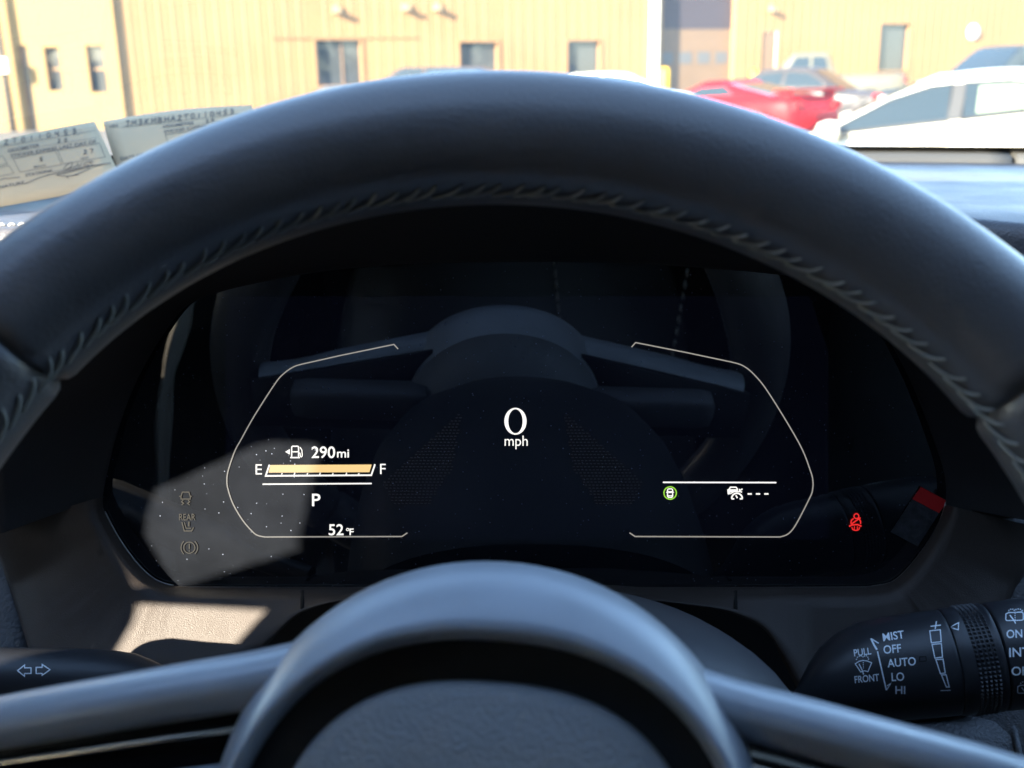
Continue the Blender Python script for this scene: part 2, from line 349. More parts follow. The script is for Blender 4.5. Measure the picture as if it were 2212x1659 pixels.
G().tube([CL(p.x, p.y, .0012) for p in resample(crv([(226, 1105), (255, 1160), (296, 1217), (335, 1252), (375, 1265), (420, 1269), (900, 1270), (1500, 1270), (1840, 1269), (1890, 1266), (1937, 1252), (1992, 1191), (2031, 1125), (2043, 1085)], 10), 160)], .00045, 6).obj('bright_bezel_edge', SILV, clus)

tape = thing('tape_tab', 'small tab of black cloth tape with a red end stuck on the display corner', 'tape')
def CT(x, y): return CL(x, y, .0006)
G().prism([CT(*p) for p in ((1989, 1051), (2046, 1082), (2028, 1108), (1971, 1078))], CN*.0003).obj('red_end', mat('red tape', (.75, .02, .022), .6), tape, False)
TAPEM = mat('crumpled black cloth tape', (.045, .047, .056), .5, bump=1., bscale=420, noise=.5, nscale=260)
G().prism([CT(*p) for p in ((1970.5, 1078.6), (2027.5, 1108.6), (1982, 1180), (1924, 1149))], CN*.0003).obj('black_cloth', TAPEM, tape, False)

# ---- binnacle (hood and lower panel round the display)
dash = thing('dashboard', 'black soft dashboard with instrument hood, stitched top pad and lower panels under the windshield', 'dashboard')
hoodlip = [(10, 1150), (12, 1073), (22, 941), (60, 872), (125, 812), (250, 640), (420, 520), (650, 425), (900, 372), (1120, 355), (1350, 370), (1600, 425), (1850, 550), (2050, 720), (2180, 900), (2232, 1020), (2245, 1130)]
HL = resample(crv(hoodlip, 8), 120)
# matching arc on the lens outline: from left (222,1075) over the top to right (2043,1085)
i0 = min(range(200), key=lambda i: hypot(LP[i].x-222, LP[i].y-1080)); i1 = min(range(200), key=lambda i: hypot(LP[i].x-2043, LP[i].y-1085))
arc = []
k = i0
while True:
    arc.append(LP[k])
    if k == i1: break
    k = (k-1) % 200
if min(p.y for p in arc) > 700:
    arc = []; k = i0
    while True:
        arc.append(LP[k])
        if k == i1: break
        k = (k+1) % 200
UA = resample(arc, 120)
rows = [[CL(p.x, p.y, -.002) for p in UA], [CL(p.x, p.y, .005) for p in UA]]
lipoff = lambda j: .030 + .045*sin(pi*min(1, max(0, (j/119-.02)/.96)))
for t in (.04, .12, .25, .4, .55, .7, .85, .96, 1.0):
    rows.append([CL(a.x+(b.x-a.x)*t, a.y+(b.y-a.y)*t, .005+(lipoff(j)-.005)*(t**1.1)) for j, (a, b) in enumerate(zip(UA, HL))])
last = rows[-1]; cen = CL(1120, 930, .05)
def outw(p, a, fwd, dz=0.):
    q = p-cen; q.y = 0; q = q.normalized(); return p + q*a + V((0, fwd, dz))
rows.append([outw(p, .003, -.0005) for p in last]); rows.append([outw(p, .006, .003) for p in last]); rows.append([outw(p, .009, .03, -.001) for p in last]); rows.append([outw(p, .010, .09, -.006) for p in last]); rows.append([outw(p, .010, .22, -.05) for p in last])
G().grid(rows).obj('instrument_hood', DARKP, dash)
# lower panel
LA = []; k = i0; other = [p for p in LP]
if arc[1] == LP[(i0-1) % 200]:
    step = 1
else: step = -1
while True:
    LA.append(LP[k])
    if k == i1: break
    k = (k+step) % 200
LA = resample(LA, 260)                                    # left -> bottom -> right
cl_ = lambda pts: [V((p[0], p[1])) for p in pts]
outer = cl_([(-40, 1150), (-22, 1180), (0, 1209), (30, 1300), (61, 1400), (80, 1470), (250, 1475), (420, 1475), (500, 1462)] ) + crv([(500, 1462), (549, 1416), (578, 1393), (608, 1360), (645, 1328), (700, 1306), (760, 1296)], 5)[1:] + cl_([(1000, 1290), (1250, 1290)]) + crv([(1328, 1290), (1428, 1300), (1530, 1313), (1590, 1328), (1648, 1358), (1691, 1416), (1730, 1490)], 6) + cl_([(1760, 1560), (1950, 1560), (2120, 1540), (2140, 1400), (2172, 1310), (2225, 1225), (2245, 1140)])
# pair points by walking both curves with matched bottom span
def paired(outer, n):
    res = []
    for p in outer: res.append(p)
    return resample(res, n)
# use nearest-arc pairing: for each outer sample choose lens point by direction
OUT = resample(outer, 260); PAIR = []
j = 0
for q in OUT:
    best = min(range(j, min(j+14, len(LA))), key=lambda i: (LA[i]-q).length)
    j = best; PAIR.append(LA[best])
PAIR[0] = LA[0]; PAIR[-1] = LA[-1]
rows = [[CL(a.x, a.y, -.003) for a in PAIR], [CL(a.x, a.y, .0015) for a in PAIR]]
def low_off(q): return .014 + .020*max(0, min(1, (q.y-1270)/230))
for t in (.0, .03, .08, .16, .3, .5, .7, .88, .97, 1.0):
    rr = []
    for a, q in zip(PAIR, OUT):
        L = (q-a).length; g = min(L, 26+L*t) if t > 0 else min(L, 6.)
        g = {0.: min(L, 5), .03: min(L*.5, 14), .08: min(L*.6, 26)}.get(t, min(L*.6, 26)+(L-min(L*.6, 26))*(t-.08)/.92)
        p = a+(q-a)*(g/max(L, 1e-6)); e = {0.: .003, .03: .008, .08: .012}.get(t, .012+(low_off(q)-.012)*(t-.08)/.92)
        if t >= .97: e -= (.0012 if t < 1 else .003)
        rr.append(CL(p.x, p.y, e))
    rows.append(rr)
rows.append([p - CN*.010 for p in rows[-1]]); rows.append([p - CN*.05 for p in rows[-1]])
G().grid(rows).obj('lower_panel', PLAST, dash)
# panel joints
seamm = mat('panel joint shadow gap', (.004, .004, .004), .9)
LPBV = None

def bvh(o):
    bpy.context.view_layer.update(); dg = bpy.context.evaluated_depsgraph_get(); return BVHTree.FromObject(o, dg)
def drop(tree, px, py, lift=.0002):
    d = ray(px, py).normalized(); h = tree.ray_cast(EYE, d)
    if h[0] is None: return None
    n = h[1] if h[1].dot(d) < 0 else -h[1]
    return h[0]+n*lift
def decal(name, d, tree, m, parent, lift=.0002, fallback=.4):
    pts = [drop(tree, x, y, lift) for x, y in d.v]
    keep = [i for i, f in enumerate(d.f) if all(pts[k] is not None for k in f)]
    return M(name, [p if p is not None else V((0, 0, -9)) for p in pts], [d.f[i] for i in keep], m, parent, False)
lowp = [c for c in dash.children if c.name.startswith('lower_panel')][0]
bt = bvh(lowp)
def seam(pts, r=.0009):
    q = [drop(bt, x, y, .0) for x, y in pts]; q = [p for p in q if p is not None]
    if len(q) > 1: G().tube(q, r, 6).obj('panel_joint', seamm, dash)
seam([(653, 1278), (653, 1296), (653, 1312), (652, 1324)]); seam([(1589, 1278), (1589, 1300), (1589, 1316), (1588, 1328)])

# dash top pad, front lip, defroster strips
DZ = 1.232
def dtop(x, y, dz=0.): return V((x, y, DZ + dz - .02*((x-.25)/.8)**2))
def wbase(x): return .98-.24*((x-.27)/.8)**2
def rear(x): return .545 if x < .22 else .50
rows = []
for i in range(41):
    x = -.56+i*1.62/40; a, b = rear(x), wbase(x)+.02
    rows.append([dtop(x, a+.012, -.10), dtop(x, a+.004, -.03), dtop(x, a+.0005, -.008), dtop(x, a+.003, -.0015), dtop(x, a+.008, 0)] + [dtop(x, a+.008+(b-a-.008)*k/8, 0 if k < 8 else -.002) for k in range(1, 9)])
G().grid(rows).obj('top_pad', DASHM, dash)
st = G()
for k in range(70):
    x = -.54+k*.0055; a = rear(x)+.016
    st.tube([dtop(x, a, .0002), dtop(x+.002, a, .0011), dtop(x+.004, a, .0002)], .0006, 6)
st.obj('pad_stitching', THREAD, dash)
BEIGE = mat('grey defroster strip', (.14, .135, .12), .6, bump=.2, bscale=800)
for (xa, xb) in ((.18, .418), (.424, .80)):
    g = G(); rows = []
    for i in range(13):
        x = xa+(xb-xa)*i/12; y0 = wbase(x)-.085; y1 = wbase(x)-.03
        rows.append([dtop(x, y0, -.002), dtop(x, y0+.003, .006), dtop(x, y0+.01, .008), dtop(x, y1-.01, .010), dtop(x, y1, .010), dtop(x, y1+.002, -.002)])
    g.grid(rows); k = len(rows[0]); g.f += [tuple(range(k)), tuple(range(12*k, 13*k))]
    g.obj('defroster_strip', BEIGE, dash)
# left ledge below the pad, and lower dash body
g = G(); g.grid([[V((x, y, z)) for x in (-.60, -.45, -.33, -.23)] for (y, z) in ((.56, 1.145), (.50, 1.15), (.45, 1.145), (.435, 1.13), (.43, 1.0))]); g.obj('side_ledge', DASHM, dash)
# leather pads flanking the lower panel
g = G(); rows = []
for (py, o1) in ((1140, -.004), (1200, .002), (1300, .010), (1400, .018), (1500, .026), (1620, .034), (1720, .036)):
    rows.append([CL(x, py, o1+.006*sin(pi*min(1, max(0, (x+320)/420)))-(.010 if x > 80 else 0)) for x in (-320, -200, -100, -40, 10, 50, 100, 160)])
g.grid(rows); g.obj('side_pad', GRAIN, dash)
g = G(); rows = []
for (py, o1) in ((1120, -.01), (1200, .0), (1300, .006), (1400, .012), (1500, .02), (1600, .03), (1800, .05)):
    rows.append([CL(x, py, o1+.012*sin(pi*min(1, max(0, (x-2080)/500)))) for x in (2060, 2120, 2180, 2240, 2320, 2420, 2560, 2750)])
g.grid(rows); g.obj('side_pad', GRAIN, dash)
# knee pad seen below the wiper stalk
g = G(); edge = [(1840, 1600), (1900, 1556), (1960, 1538), (2050, 1529), (2140, 1526), (2178, 1524)]
rows = []
for t in (0, .04, .1, .25, .45, .7, 1.0):
    rows.append([CL(x+(60*t if x > 2000 else -60*t)+(x-2000)*.05*t, y+330*t, .022+.045*(t**.7)-.004*max(0, .1-t)*10) for x, y in [tuple(p) for p in crv(edge, 5)]])
g.grid(rows); kp = g.obj('knee_pad', GRAIN, dash)
G().tube([p+V((0, -.0006, 0)) for p in [r[-1] for r in rows]], .0016, 8).obj('pad_piping', GRAIN, dash)
# dark backing behind everything
G().box((.25, .62, .92), 1.7, .18, .50).obj('dash_core', DARKP, dash, False)

# ---- steering wheel
T = 0.2137; WY = -0.0366; WR, Wr = .168, .0165
wc = camv(-.0063, -.1021, .2277)
c2w = lambda a, b, c: RT*a+UP*b+FW*c
wu = c2w(cos(WY), 0, sin(WY)).normalized(); wv = c2w(0, cos(T), sin(T)); wv = (wv-wu*wv.dot(wu)).normalized(); wn = wu.cross(wv)
if wn.dot(FW) > 0: wn = -wn
ROT = R(-3.2)
def W(a, b, h=0.): return wc + wu*(a*cos(ROT)-b*sin(ROT)) + wv*(a*sin(ROT)+b*cos(ROT)) + wn*h
wheel = thing('steering_wheel', 'black leather steering wheel with grey stitching and satin round hub in the foreground', 'steering wheel')
def rimr(th):                                  # thumb grips swell towards the spokes
    d = abs(((th-pi/2+pi) % (2*pi))-pi); return Wr + .0035*math.exp(-((d-R(66))/R(20))**2)
def rimp(th, ph, dr=0.):
    er = V((cos(th), sin(th))); r = rimr(th)+dr; rad = WR-(rimr(th)-Wr)*.7 - r*cos(ph); return W(er.x*rad, er.y*rad, r*1.0*sin(ph))
def rimseg(a0, a1, name, n):
    rows = []
    for i in range(n+1):
        th = a0+(a1-a0)*i/n; e = min(abs(th-a0), abs(th-a1)); dr = -.0022*math.exp(-(e/R(.55))**2)
        row = []
        for k in range(40):
            ph = 2*pi*k/40; gv = -.0004*math.exp(-((ph-.35)/.10)**2); row.append(rimp(th, ph, dr+gv))
        rows.append(row)
    return G().grid(rows, cv=True).obj(name, LEATHER, wheel)
rimseg(R(43), R(138.5), 'rim_leather', 140); rimseg(R(138.5), R(225), 'rim_leather', 120); rimseg(R(-45), R(43), 'rim_leather', 120); rimseg(R(225), R(315), 'rim_leather', 60)
sg = G()
for i in range(100):
    th = R(-4)+R(188)*(i+random.uniform(-.2, .2))/100; dth = .0062/(WR-Wr); q = random.uniform(-.03, .03)
    p = [rimp(th+dth*.62, .15, .0001), rimp(th+dth*.30, .19, .0005), rimp(th-dth*.35, .28, .0005), rimp(th-dth*.72, .42+q, .0001)]
    sg.tube(crv(p, 3), [.00022]+[.00038]*8+[.0002], 6)
sg.obj('stitching', THREAD, wheel)
# hub
def se(a, b, c0, e, th):                       # superellipse, centre (0,c0)
    c, s = cos(th), sin(th); q = (abs(c/a)**e+abs(s/b)**e)**(-1/e); return (c*q, c0+s*q)
def loopW(a, b, c0, e, h, n=96): return [W(*se(a, b, c0, e, 2*pi*k/n), h) for k in range(n)]
ring = [(.0600, .0600, 0, 2.05, -.030), (.0625, .0622, 0, 2.05, -.016), (.0635, .0630, 0, 2.05, -.010), (.0630, .0626, -.0003, 2.05, -.005), (.0615, .0608, -.0015, 2.1, .001), (.0598, .0585, -.004, 2.15, .0065), (.0588, .0565, -.0065, 2.2, .0098), (.0580, .0555, -.0080, 2.25, .0108), (.0572, .0548, -.0090, 2.3, .0098), (.0568, .0544, -.0095, 2.3, .0070), (.0566, .0542, -.0095, 2.3, .001)]
G().grid([loopW(*r) for r in ring], cv=True).obj('hub_ring', HUBM, wheel)
rec = [(.0566, .0542, -.0095, 2.3, .0012), (.0480, .0470, -.0115, 2.4, .0020), (.030, .030, -.0115, 2.4, .0020)]
g = G().grid([loopW(*r) for r in rec], cv=True); k = len(g.v); g.obj('hub_recess', DARKP, wheel)
pad = [(.0478, .0478, -.0118, 2.5, .0018), (.0474, .0474, -.0118, 2.5, .0048), (.0466, .0466, -.0118, 2.5, .0060), (.0440, .0440, -.0118, 2.5, .0072), (.034, .034, -.0118, 2.5, .0088), (.018, .018, -.0118, 2.4, .0098), (.0005, .0005, -.0118, 2, .0100)]
G().grid([loopW(*r) for r in pad], cv=True).obj('airbag_cover', PADM, wheel)
bk = [(.0600, .0600, 0, 2.05, -.030), (.052, .050, 0, 2.1, -.034), (.045, .040, 0, 2.2, -.045), (.0005, .0005, 0, 2, -.045)]
G().grid([loopW(*r) for r in bk], cv=True).obj('hub_back', HUBM, wheel)
# spokes
def sgnp(v, e): return math.copysign(abs(v)**e, v)
for s in (-1, 1):
    lower = lambda a: .0035 if s < 0 else .0035*max(0, 1-(a-.04)/.08)
    cpts = [(.040, .0400, .003), (.056, .0355, .0025), (.072, .0318, .0015), (.090, .0275, .0005), (.108, .0232, -.001), (.126, .0188, -.003), (.150, .0150, -.004)]
    cpts = [(a, b-lower(a), h) for a, b, h in cpts]; rows = []
    for (a, b, h) in [tuple(p) for p in crv([V(p) for p in cpts], 5)]:
        row = []
        for k in range(24):
            an = 2*pi*k/24; row.append(W(s*(a+.0015*sin(an)), b+.0066*sin(an), h-.011+.0105*cos(an)))
        rows.append(row)
    G().grid(rows, cv=True).obj('spoke', HUBM, wheel)
    # chrome strip in the dark gap below the bar
    G().tube([W(s*a, b, h) for a, b, h in ((.050, .0228, -.003), (.075, .0178, -.004), (.100, .0125, -.005), (.130, .0062, -.007), (.150, .003, -.008))], .0007, 8).obj('chrome_strip', CHROME, wheel)
    g = G(); rows = []
    for a in (.045, .065, .085, .105, .125, .150):
        b0 = .033-(a-.05)*.20
        rows.append([W(s*a, b0, -.004), W(s*a, b0-.006, -.007), W(s*a, b0-.012, -.006), W(s*a, b0-.024, -.0055), W(s*a, b0-.050, -.006)])
    g.grid(rows).obj('spoke_infill', PIANO, wheel)
    g = G(); rows = []
    for a in (.060, .075, .095, .115, .140):
        b0 = .0155-(a-.05)*.19
        rows.append([W(s*a, b0, -.004), W(s*a, b0-.0008, -.0005), W(s*a, b0-.003, .0006), W(s*a, b0-.012, .0006), W(s*a, b0-.03, -.001), W(s*a, b0-.031, -.004)])
    g.grid(rows).obj('switch_panel', HUBM, wheel)
    g = G().grid([[W(s*a, b, -.0235) for b in (.0435-(a-.04)*.24, .010-(a-.05)*.2, -.02)] for a in (.045, .08, .12, .155)]); solid(g.obj('spoke_back', DARKP, wheel), .003)
    rows = []
    for a in (.048, .060, .090, .120, .128, .130):
        q = {.128: .9, .130: .5}.get(a, 1.)
        rows.append([W(s*a, .010+.0115*q*sgnp(cos(t_), .5)-ROT*0, -.034+.009*q*sgnp(sin(t_), .5)) for t_ in [2*pi*k/24 for k in range(24)]])
    g = G().grid(rows, cv=True); k = len(rows[0]); g.f += [tuple(range(k)), tuple(range(len(g.v)-k, len(g.v)))]; g.obj('switch_housing', mat('dark grey switch housing', (.14, .14, .15), .5), wheel)
g = G(); rows = []
for b in (-.045, -.08, -.12, -.16):
    rows.append([W(x, b, -.006+.004*cos(x/.02)) for x in (-.022, -.012, 0, .012, .022)])
solid(g.grid(rows).obj('spoke', HUBM, wheel), .012)

# ---- column shroud
shr = thing('steering_column', 'dark plastic steering column shroud between the hub and the instrument panel', 'steering column')
def shl(a, b, c0, h, n=64): return [W(.010+se(a, b, c0, 2.3, 2*pi*k/n)[0], se(a, b, c0, 2.3, 2*pi*k/n)[1], h) for k in range(n)]
G().grid([shl(.040, .036, -.005, -.040), shl(.062, .048, -.006, -.048), shl(.078, .056, -.006, -.062), shl(.088, .062, -.006, -.085), shl(.093, .064, -.004, -.115), shl(.095, .064, -.002, -.150), shl(.095, .062, 0, -.20)], cv=True).obj('column_shroud', mat('dark grey shroud plastic', (.045, .046, .052), .5, bump=.2, bscale=900), shr)

# ---- stalks
def stalk_rows(stations, n=72, flat=1.0):
    """stations: (px, py, depth, radius px)"""
    P = [U(x, y, d) for x, y, d, r in stations]; rows = []
    for i, (x, y, d, r) in enumerate(stations):
        t = (P[min(i+1, len(P)-1)]-P[max(i-1, 0)]).normalized()
        a = (CN - t*CN.dot(t)).normalized(); b = t.cross(a); rr = r*d/F
        rows.append([P[i]+(a*cos(q)*flat+b*sin(q))*rr for q in [2*pi*k/n for k in range(n)]])
    return rows
rs = thing('wiper_stalk', 'black wiper control stalk with white MIST OFF AUTO LO HI markings right of the wheel', 'control stalk')
def cenl(x): return (x, 1447-(x-1894)*.115+(58*(max(0, 1900-x)/160)**1.5), .402-(x-1700)*.000022)
def sts(lst): return [(*cenl(x), r) for x, r in lst]
body = stalk_rows(sts([(1600, 20), (1660, 22), (1700, 24), (1725, 29), (1755, 46), (1785, 68), (1815, 86), (1850, 98), (1885, 105), (1930, 108), (1980, 110), (2040, 111.5), (2046, 111), (2048, 107)]))
sb = G().grid(body, cv=True).obj('stalk_body', STALKM, rs)
dial = stalk_rows(sts([(2047, 106), (2049, 111), (2051, 112.5), (2078, 113), (2080, 112), (2128, 112), (2131, 114), (2138, 114.5), (2141, 112), (2142, 104)]))
db = G().grid(dial, cv=True).obj('dial_ring', STALKM, rs)
cap = stalk_rows(sts([(2144, 104), (2146, 112), (2149, 114), (2200, 115), (2300, 112), (2360, 105), (2390, 85), (2400, 50), (2402, 5)]))
cb_ = G().grid(cap, cv=True).obj('end_cap', STALKM, rs)
kn = G(); base = stalk_rows(sts([(2083+k*9.6, 112.3) for k in range(5)]), 76); ctr = [U(*cenl(2083+k*9.6)) for k in range(5)]; ax = (ctr[-1]-ctr[0]).normalized()
for k in range(5):
    for j in range(76):
        p = base[k][j]; nn = (p-ctr[k]).normalized(); tt = ax.cross(nn); q = .00062
        vs_ = [p+ax*q+tt*q, p-ax*q+tt*q, p-ax*q-tt*q, p+ax*q-tt*q, p+nn*.0008]
        kn.add(vs_, [(0, 1, 4), (1, 2, 4), (2, 3, 4), (3, 0, 4)])
kn.obj('knurled_grip', STALKM, rs, False)
tb = bvh(sb)
def cp(x, y): return (1782+.1943*x, 1269+.1943*y)          # crop pixels of the stalk close-up
def tx(d, t, x0, y0, x1, y1, hgt, bold=.012):
    """baseline from crop (x0,y0) to (x1,y1), capital height in crop px"""
    a = cp(x0, y0); b = cp(x1, y1); rot = math.degrees(atan2(a[1]-b[1], b[0]-a[0])); d.text(t, a[0], a[1], hgt*.1943, hypot(b[0]-a[0], b[1]-a[1]), rot, .0, bold)
mk = D2()
tx(mk, 'MIST', 650, 601, 885, 565, 84); tx(mk, 'OFF', 655, 740, 850, 720, 88); tx(mk, 'AUTO', 698, 888, 1012, 862, 88); tx(mk, 'LO', 742, 1040, 882, 1032, 88); tx(mk, 'HI', 782, 1180, 892, 1180, 84)
tx(mk, 'PULL', 328, 768, 518, 744, 74); tx(mk, 'FRONT', 335, 1062, 606, 1034, 74)
cl2 = lambda pts, w, c=False: mk.line([cp(*p) for p in pts], w*.1943, c)
cl2([(512, 570), (545, 640), (578, 695)], 20); cl2([(514, 572), (598, 624)], 13); cl2([(584, 712), (682, 1140)], 15); cl2([(682, 1140), (730, 1066), (690, 1092)], 12)
cl2([(338, 850), (380, 822), (425, 812), (470, 818), (520, 838), (478, 936), (440, 926), (398, 940)], 10, True); cl2([(430, 968), (415, 920), (380, 850)], 12)
for p in ((352, 800), (362, 778), (382, 766), (404, 764), (424, 772), (440, 764), (462, 762), (478, 778), (486, 798)): mk.disc(*cp(*p), 1.3, n=8)
for y in (830, 850, 870, 890): cl2([(428, y), (428, y+10)], 9)
cl2([(1175, 436), (1290, 422)], 12); cl2([(1240, 380), (1226, 466)], 12)
for q in (((1166, 486), (1282, 474), (1292, 606), (1182, 618)), ((1190, 636), (1294, 626), (1306, 776), (1222, 786)), ((1232, 802), (1312, 798), (1336, 950), (1282, 956)), ((1294, 970), (1346, 970), (1380, 1104), (1348, 1104))): cl2(q, 11, True)
cl2([(1284, 1144), (1396, 1140)], 9)
decal('printed_marking', mk, tb, WHITEP, rs)
m2 = D2(); m2.line([cp(*p) for p in ((1052, 772), (1122, 770), (1126, 818), (1050, 822))], 1.8, True); decal('indicator_mark', m2, tb, seamm, rs)
m3 = D2(); m3.line([cp(*p) for p in ((1384, 446), (1486, 396), (1482, 474))], 2.2, True); decal('dial_marker', m3, bvh(db), WHITEP, rs)
m4 = D2(); mk = m4
a = cp(2020, 565); m4.text('ON', a[0], a[1], 17, 34, 3, 0, .012); a = cp(2050, 772); m4.text('INT', a[0], a[1], 19, 44, 2, 0, .012); a = cp(2075, 975); m4.text('OFF', a[0], a[1], 18, 46, 1, 0, .012)
for yy in (0, 800):
    s_ = 1 if not yy else .9; xx = 0 if not yy else 130
    q = lambda pts: [(x+xx, y+yy) for x, y in pts]
    cl2(q([(2012, 300), (2040, 285), (2190, 278), (2205, 295), (2205, 360), (2190, 368), (2020, 372), (2010, 360)]), 10, True); cl2(q([(2120, 405), (2105, 375), (2055, 310)]), 12)
    for p in q([(2045, 262), (2065, 248), (2088, 246), (2105, 258), (2124, 250), (2148, 244), (2172, 248), (2192, 262)]): m4.disc(*cp(*p), 1.3, n=8)
    for y in (290, 312, 334, 356): cl2(q([(2114, y), (2114, y+10)]), 9)
decal('printed_marking', m4, bvh(cb_), WHITEP, rs)

ls = thing('indicator_stalk', 'black turn signal stalk with two outlined white arrows left of the wheel', 'control stalk')
cl3 = lambda x: (x, 1470+(x-100)*.03, .385+(x-100)*.00006)
lsr = stalk_rows([(*cl3(x), r) for x, r in ((-260, 3), (-255, 40), (-235, 62), (-180, 68), (0, 67), (120, 68), (190, 69), (240, 67), (285, 62), (320, 50), (350, 38), (380, 32), (480, 30), (560, 30))])
lb_ = G().grid(lsr, cv=True).obj('stalk_body', STALKM, ls)
ar = D2()
ar.line([(38, 1449), (53, 1437), (53, 1443), (67, 1443), (67, 1455), (53, 1455), (53, 1461)], 2.0, True); ar.line([(108, 1447), (91, 1436), (91, 1442), (78, 1442), (78, 1455), (91, 1455), (91, 1459)], 2.0, True)
decal('arrow_marking', ar, bvh(lb_), WHITEP, ls)

# ---- cabin shell
def xs_side(z): return .50-.16*max(0, z-1.12)                   # half-side inset with height (left wall x=-., right mirrored about .27)
cab = thing('car_cabin', 'dark car cabin round the driver with roof lining, pillars, doors and a raked windshield', 'car interior')
CXM = .27
def side(sg, z): return CXM + sg*(.77-.22*max(0, z-1.10))
HY, HZ = .12, 1.55
rows = []
for i in range(25):
    u = -1+2*i/24; row = []
    for k in range(9):
        t = k/8; z = 1.205+(HZ-1.205)*t; hw = .80-.17*t; x = CXM+u*hw
        yb = wbase(CXM+u*.80)+.0; yh = HY+.14*u*u; row.append(V((x, yb+(yh-yb)*t, z+.05*sin(pi*t)*.6)))
    rows.append(row)
ws = G().grid(rows).obj('windshield', WGLASS, cab)
frit = G().grid([[r[0]+V((0, -.004, .001)), r[0].lerp(r[1], .70)+V((0, -.004, .001))] for r in rows]).obj('windshield_border', mat('black ceramic border', (.008, .008, .008), .4), cab)
G().grid([[V((x, y, HZ+.006+.05*(1-((x-CXM)/.66)**2)*min(1, (HY-y)/.4))) for x in [CXM-.78+1.56*i/12 for i in range(13)]] for y in (HY+.005, HY-.05, -.2, -.6, -1.2, -1.9)]).obj('roof_lining', HEADL, cab)
for sg in (-1, 1):
    e = rows[0] if sg < 0 else rows[-1]
    g = G(); rr = []
    for p in e:
        rr.append([p+V((-sg*.012, -.01, 0)), p+V((-sg*.015, -.045, -.005)), p+V((sg*.02, -.075, -.01)), p+V((sg*.05, -.03, 0)), p+V((sg*.03, .02, .01))])
    g.grid(rr, cv=True).obj('windshield_pillar', HEADL, cab)
    # door
    dn = 'door_panel'
    zt = 1.13
    g = G(); g.grid([[V((side(sg, z)+sg*o, y, z)) for (z, o) in ((.3, .02), (.75, -.03), (.95, -.02), (1.08, 0), (zt, .015), (zt, .05))] for y in (-1.9, -.6, 0, .4, .62)]); g.obj(dn, DARKP, cab)
    g = G(); g.box((side(sg, 1.35), -.55, 1.35), .05, .16, .52); g.box((side(sg, 1.53), -.25, 1.535), .05, .70, .05); g.obj('door_pillar', HEADL, cab, False)
    # rear quarter trim closes the back seat area
    g = G(); g.grid([[V((side(sg, z), y, z)) for z in (1.10, 1.30, 1.56)] for y in (-.62, -1.2, -1.9)]); g.obj('quarter_trim', HEADL, cab)
    # front side glass
    a = side(sg, 1.13)+sg*.03; b = side(sg, 1.52)+sg*.012
    G().prism([V((a, -.5, 1.12)), V((a, .55, 1.12)), V((a*.7+b*.3, .45, 1.24)), V((b, .08, 1.515)), V((b, -.5, 1.515))], V((sg*.004, 0, 0))).obj('side_window', SGLASS if sg < 0 else DIMGLASS, cab, False)
G().grid([[V((x, -1.9, z)) for z in (.2, .9, 1.56)] for x in (-.6, CXM, 1.15)]).obj('rear_trim', HEADL, cab)
G().grid([[V((x, y, .25)) for y in (-1.9, 0, .8)] for x in (-.6, CXM, 1.15)]).obj('cabin_floor', HEADL, cab)
# unseen panel added to block the sun, its gap shapes the lit patch
ho = resample([V(p) for p in ((.045, 1.205), (.045, 1.286), (.056, 1.300), (.057, 1.347), (.080, 1.336), (.119, 1.292), (.120, 1.272), (.094, 1.246), (.082, 1.205))], 48, True)
ou = []; hc = V((.08, 1.265))
for p in ho:
    d = (p-hc).normalized(); ts = []
    for (lim, k) in ((-.33, 0), (.355, 0), (1.12, 1), (1.54, 1)):
        if abs(d[k]) > 1e-6:
            t_ = (lim-hc[k])/d[k]
            if t_ > 0: ts.append(t_)
    ou.append(hc+d*min(ts))
def shp(p): return V((side(-1, p.y)+.0, p.x, p.y))
solid(G().grid([[shp(p) for p in ho], [shp(a.lerp(b, .5)) for a, b in zip(ho, ou)], [shp(p) for p in ou]], cv=True).obj('sun_blocker', DARKP, cab), .003)
solid(G().grid([[V((side(-1, z), y, z)) for y in (-.51, -.325)] for z in (1.25, 1.4, 1.54)]).obj('sun_blocker', DARKP, cab), .003)  # rear piece of the added blocker, open below to light the belt
solid(G().prism([shp(V(p)) for p in ((.030, 1.322), (.104, 1.2515), (.102, 1.2465), (.030, 1.281))], V((.001, 0, 0))).obj('blocker_bar', DARKP, cab), .002)  # added bar cutting the sun beam across the gap
solid(G().grid([[V((side(-1, z), y, z)) for y in (.455, .60, .78)] for z in (1.275, 1.36, 1.45)]).obj('front_sun_blocker', DARKP, cab), .003)  # added plate that keeps the sun off the stickers
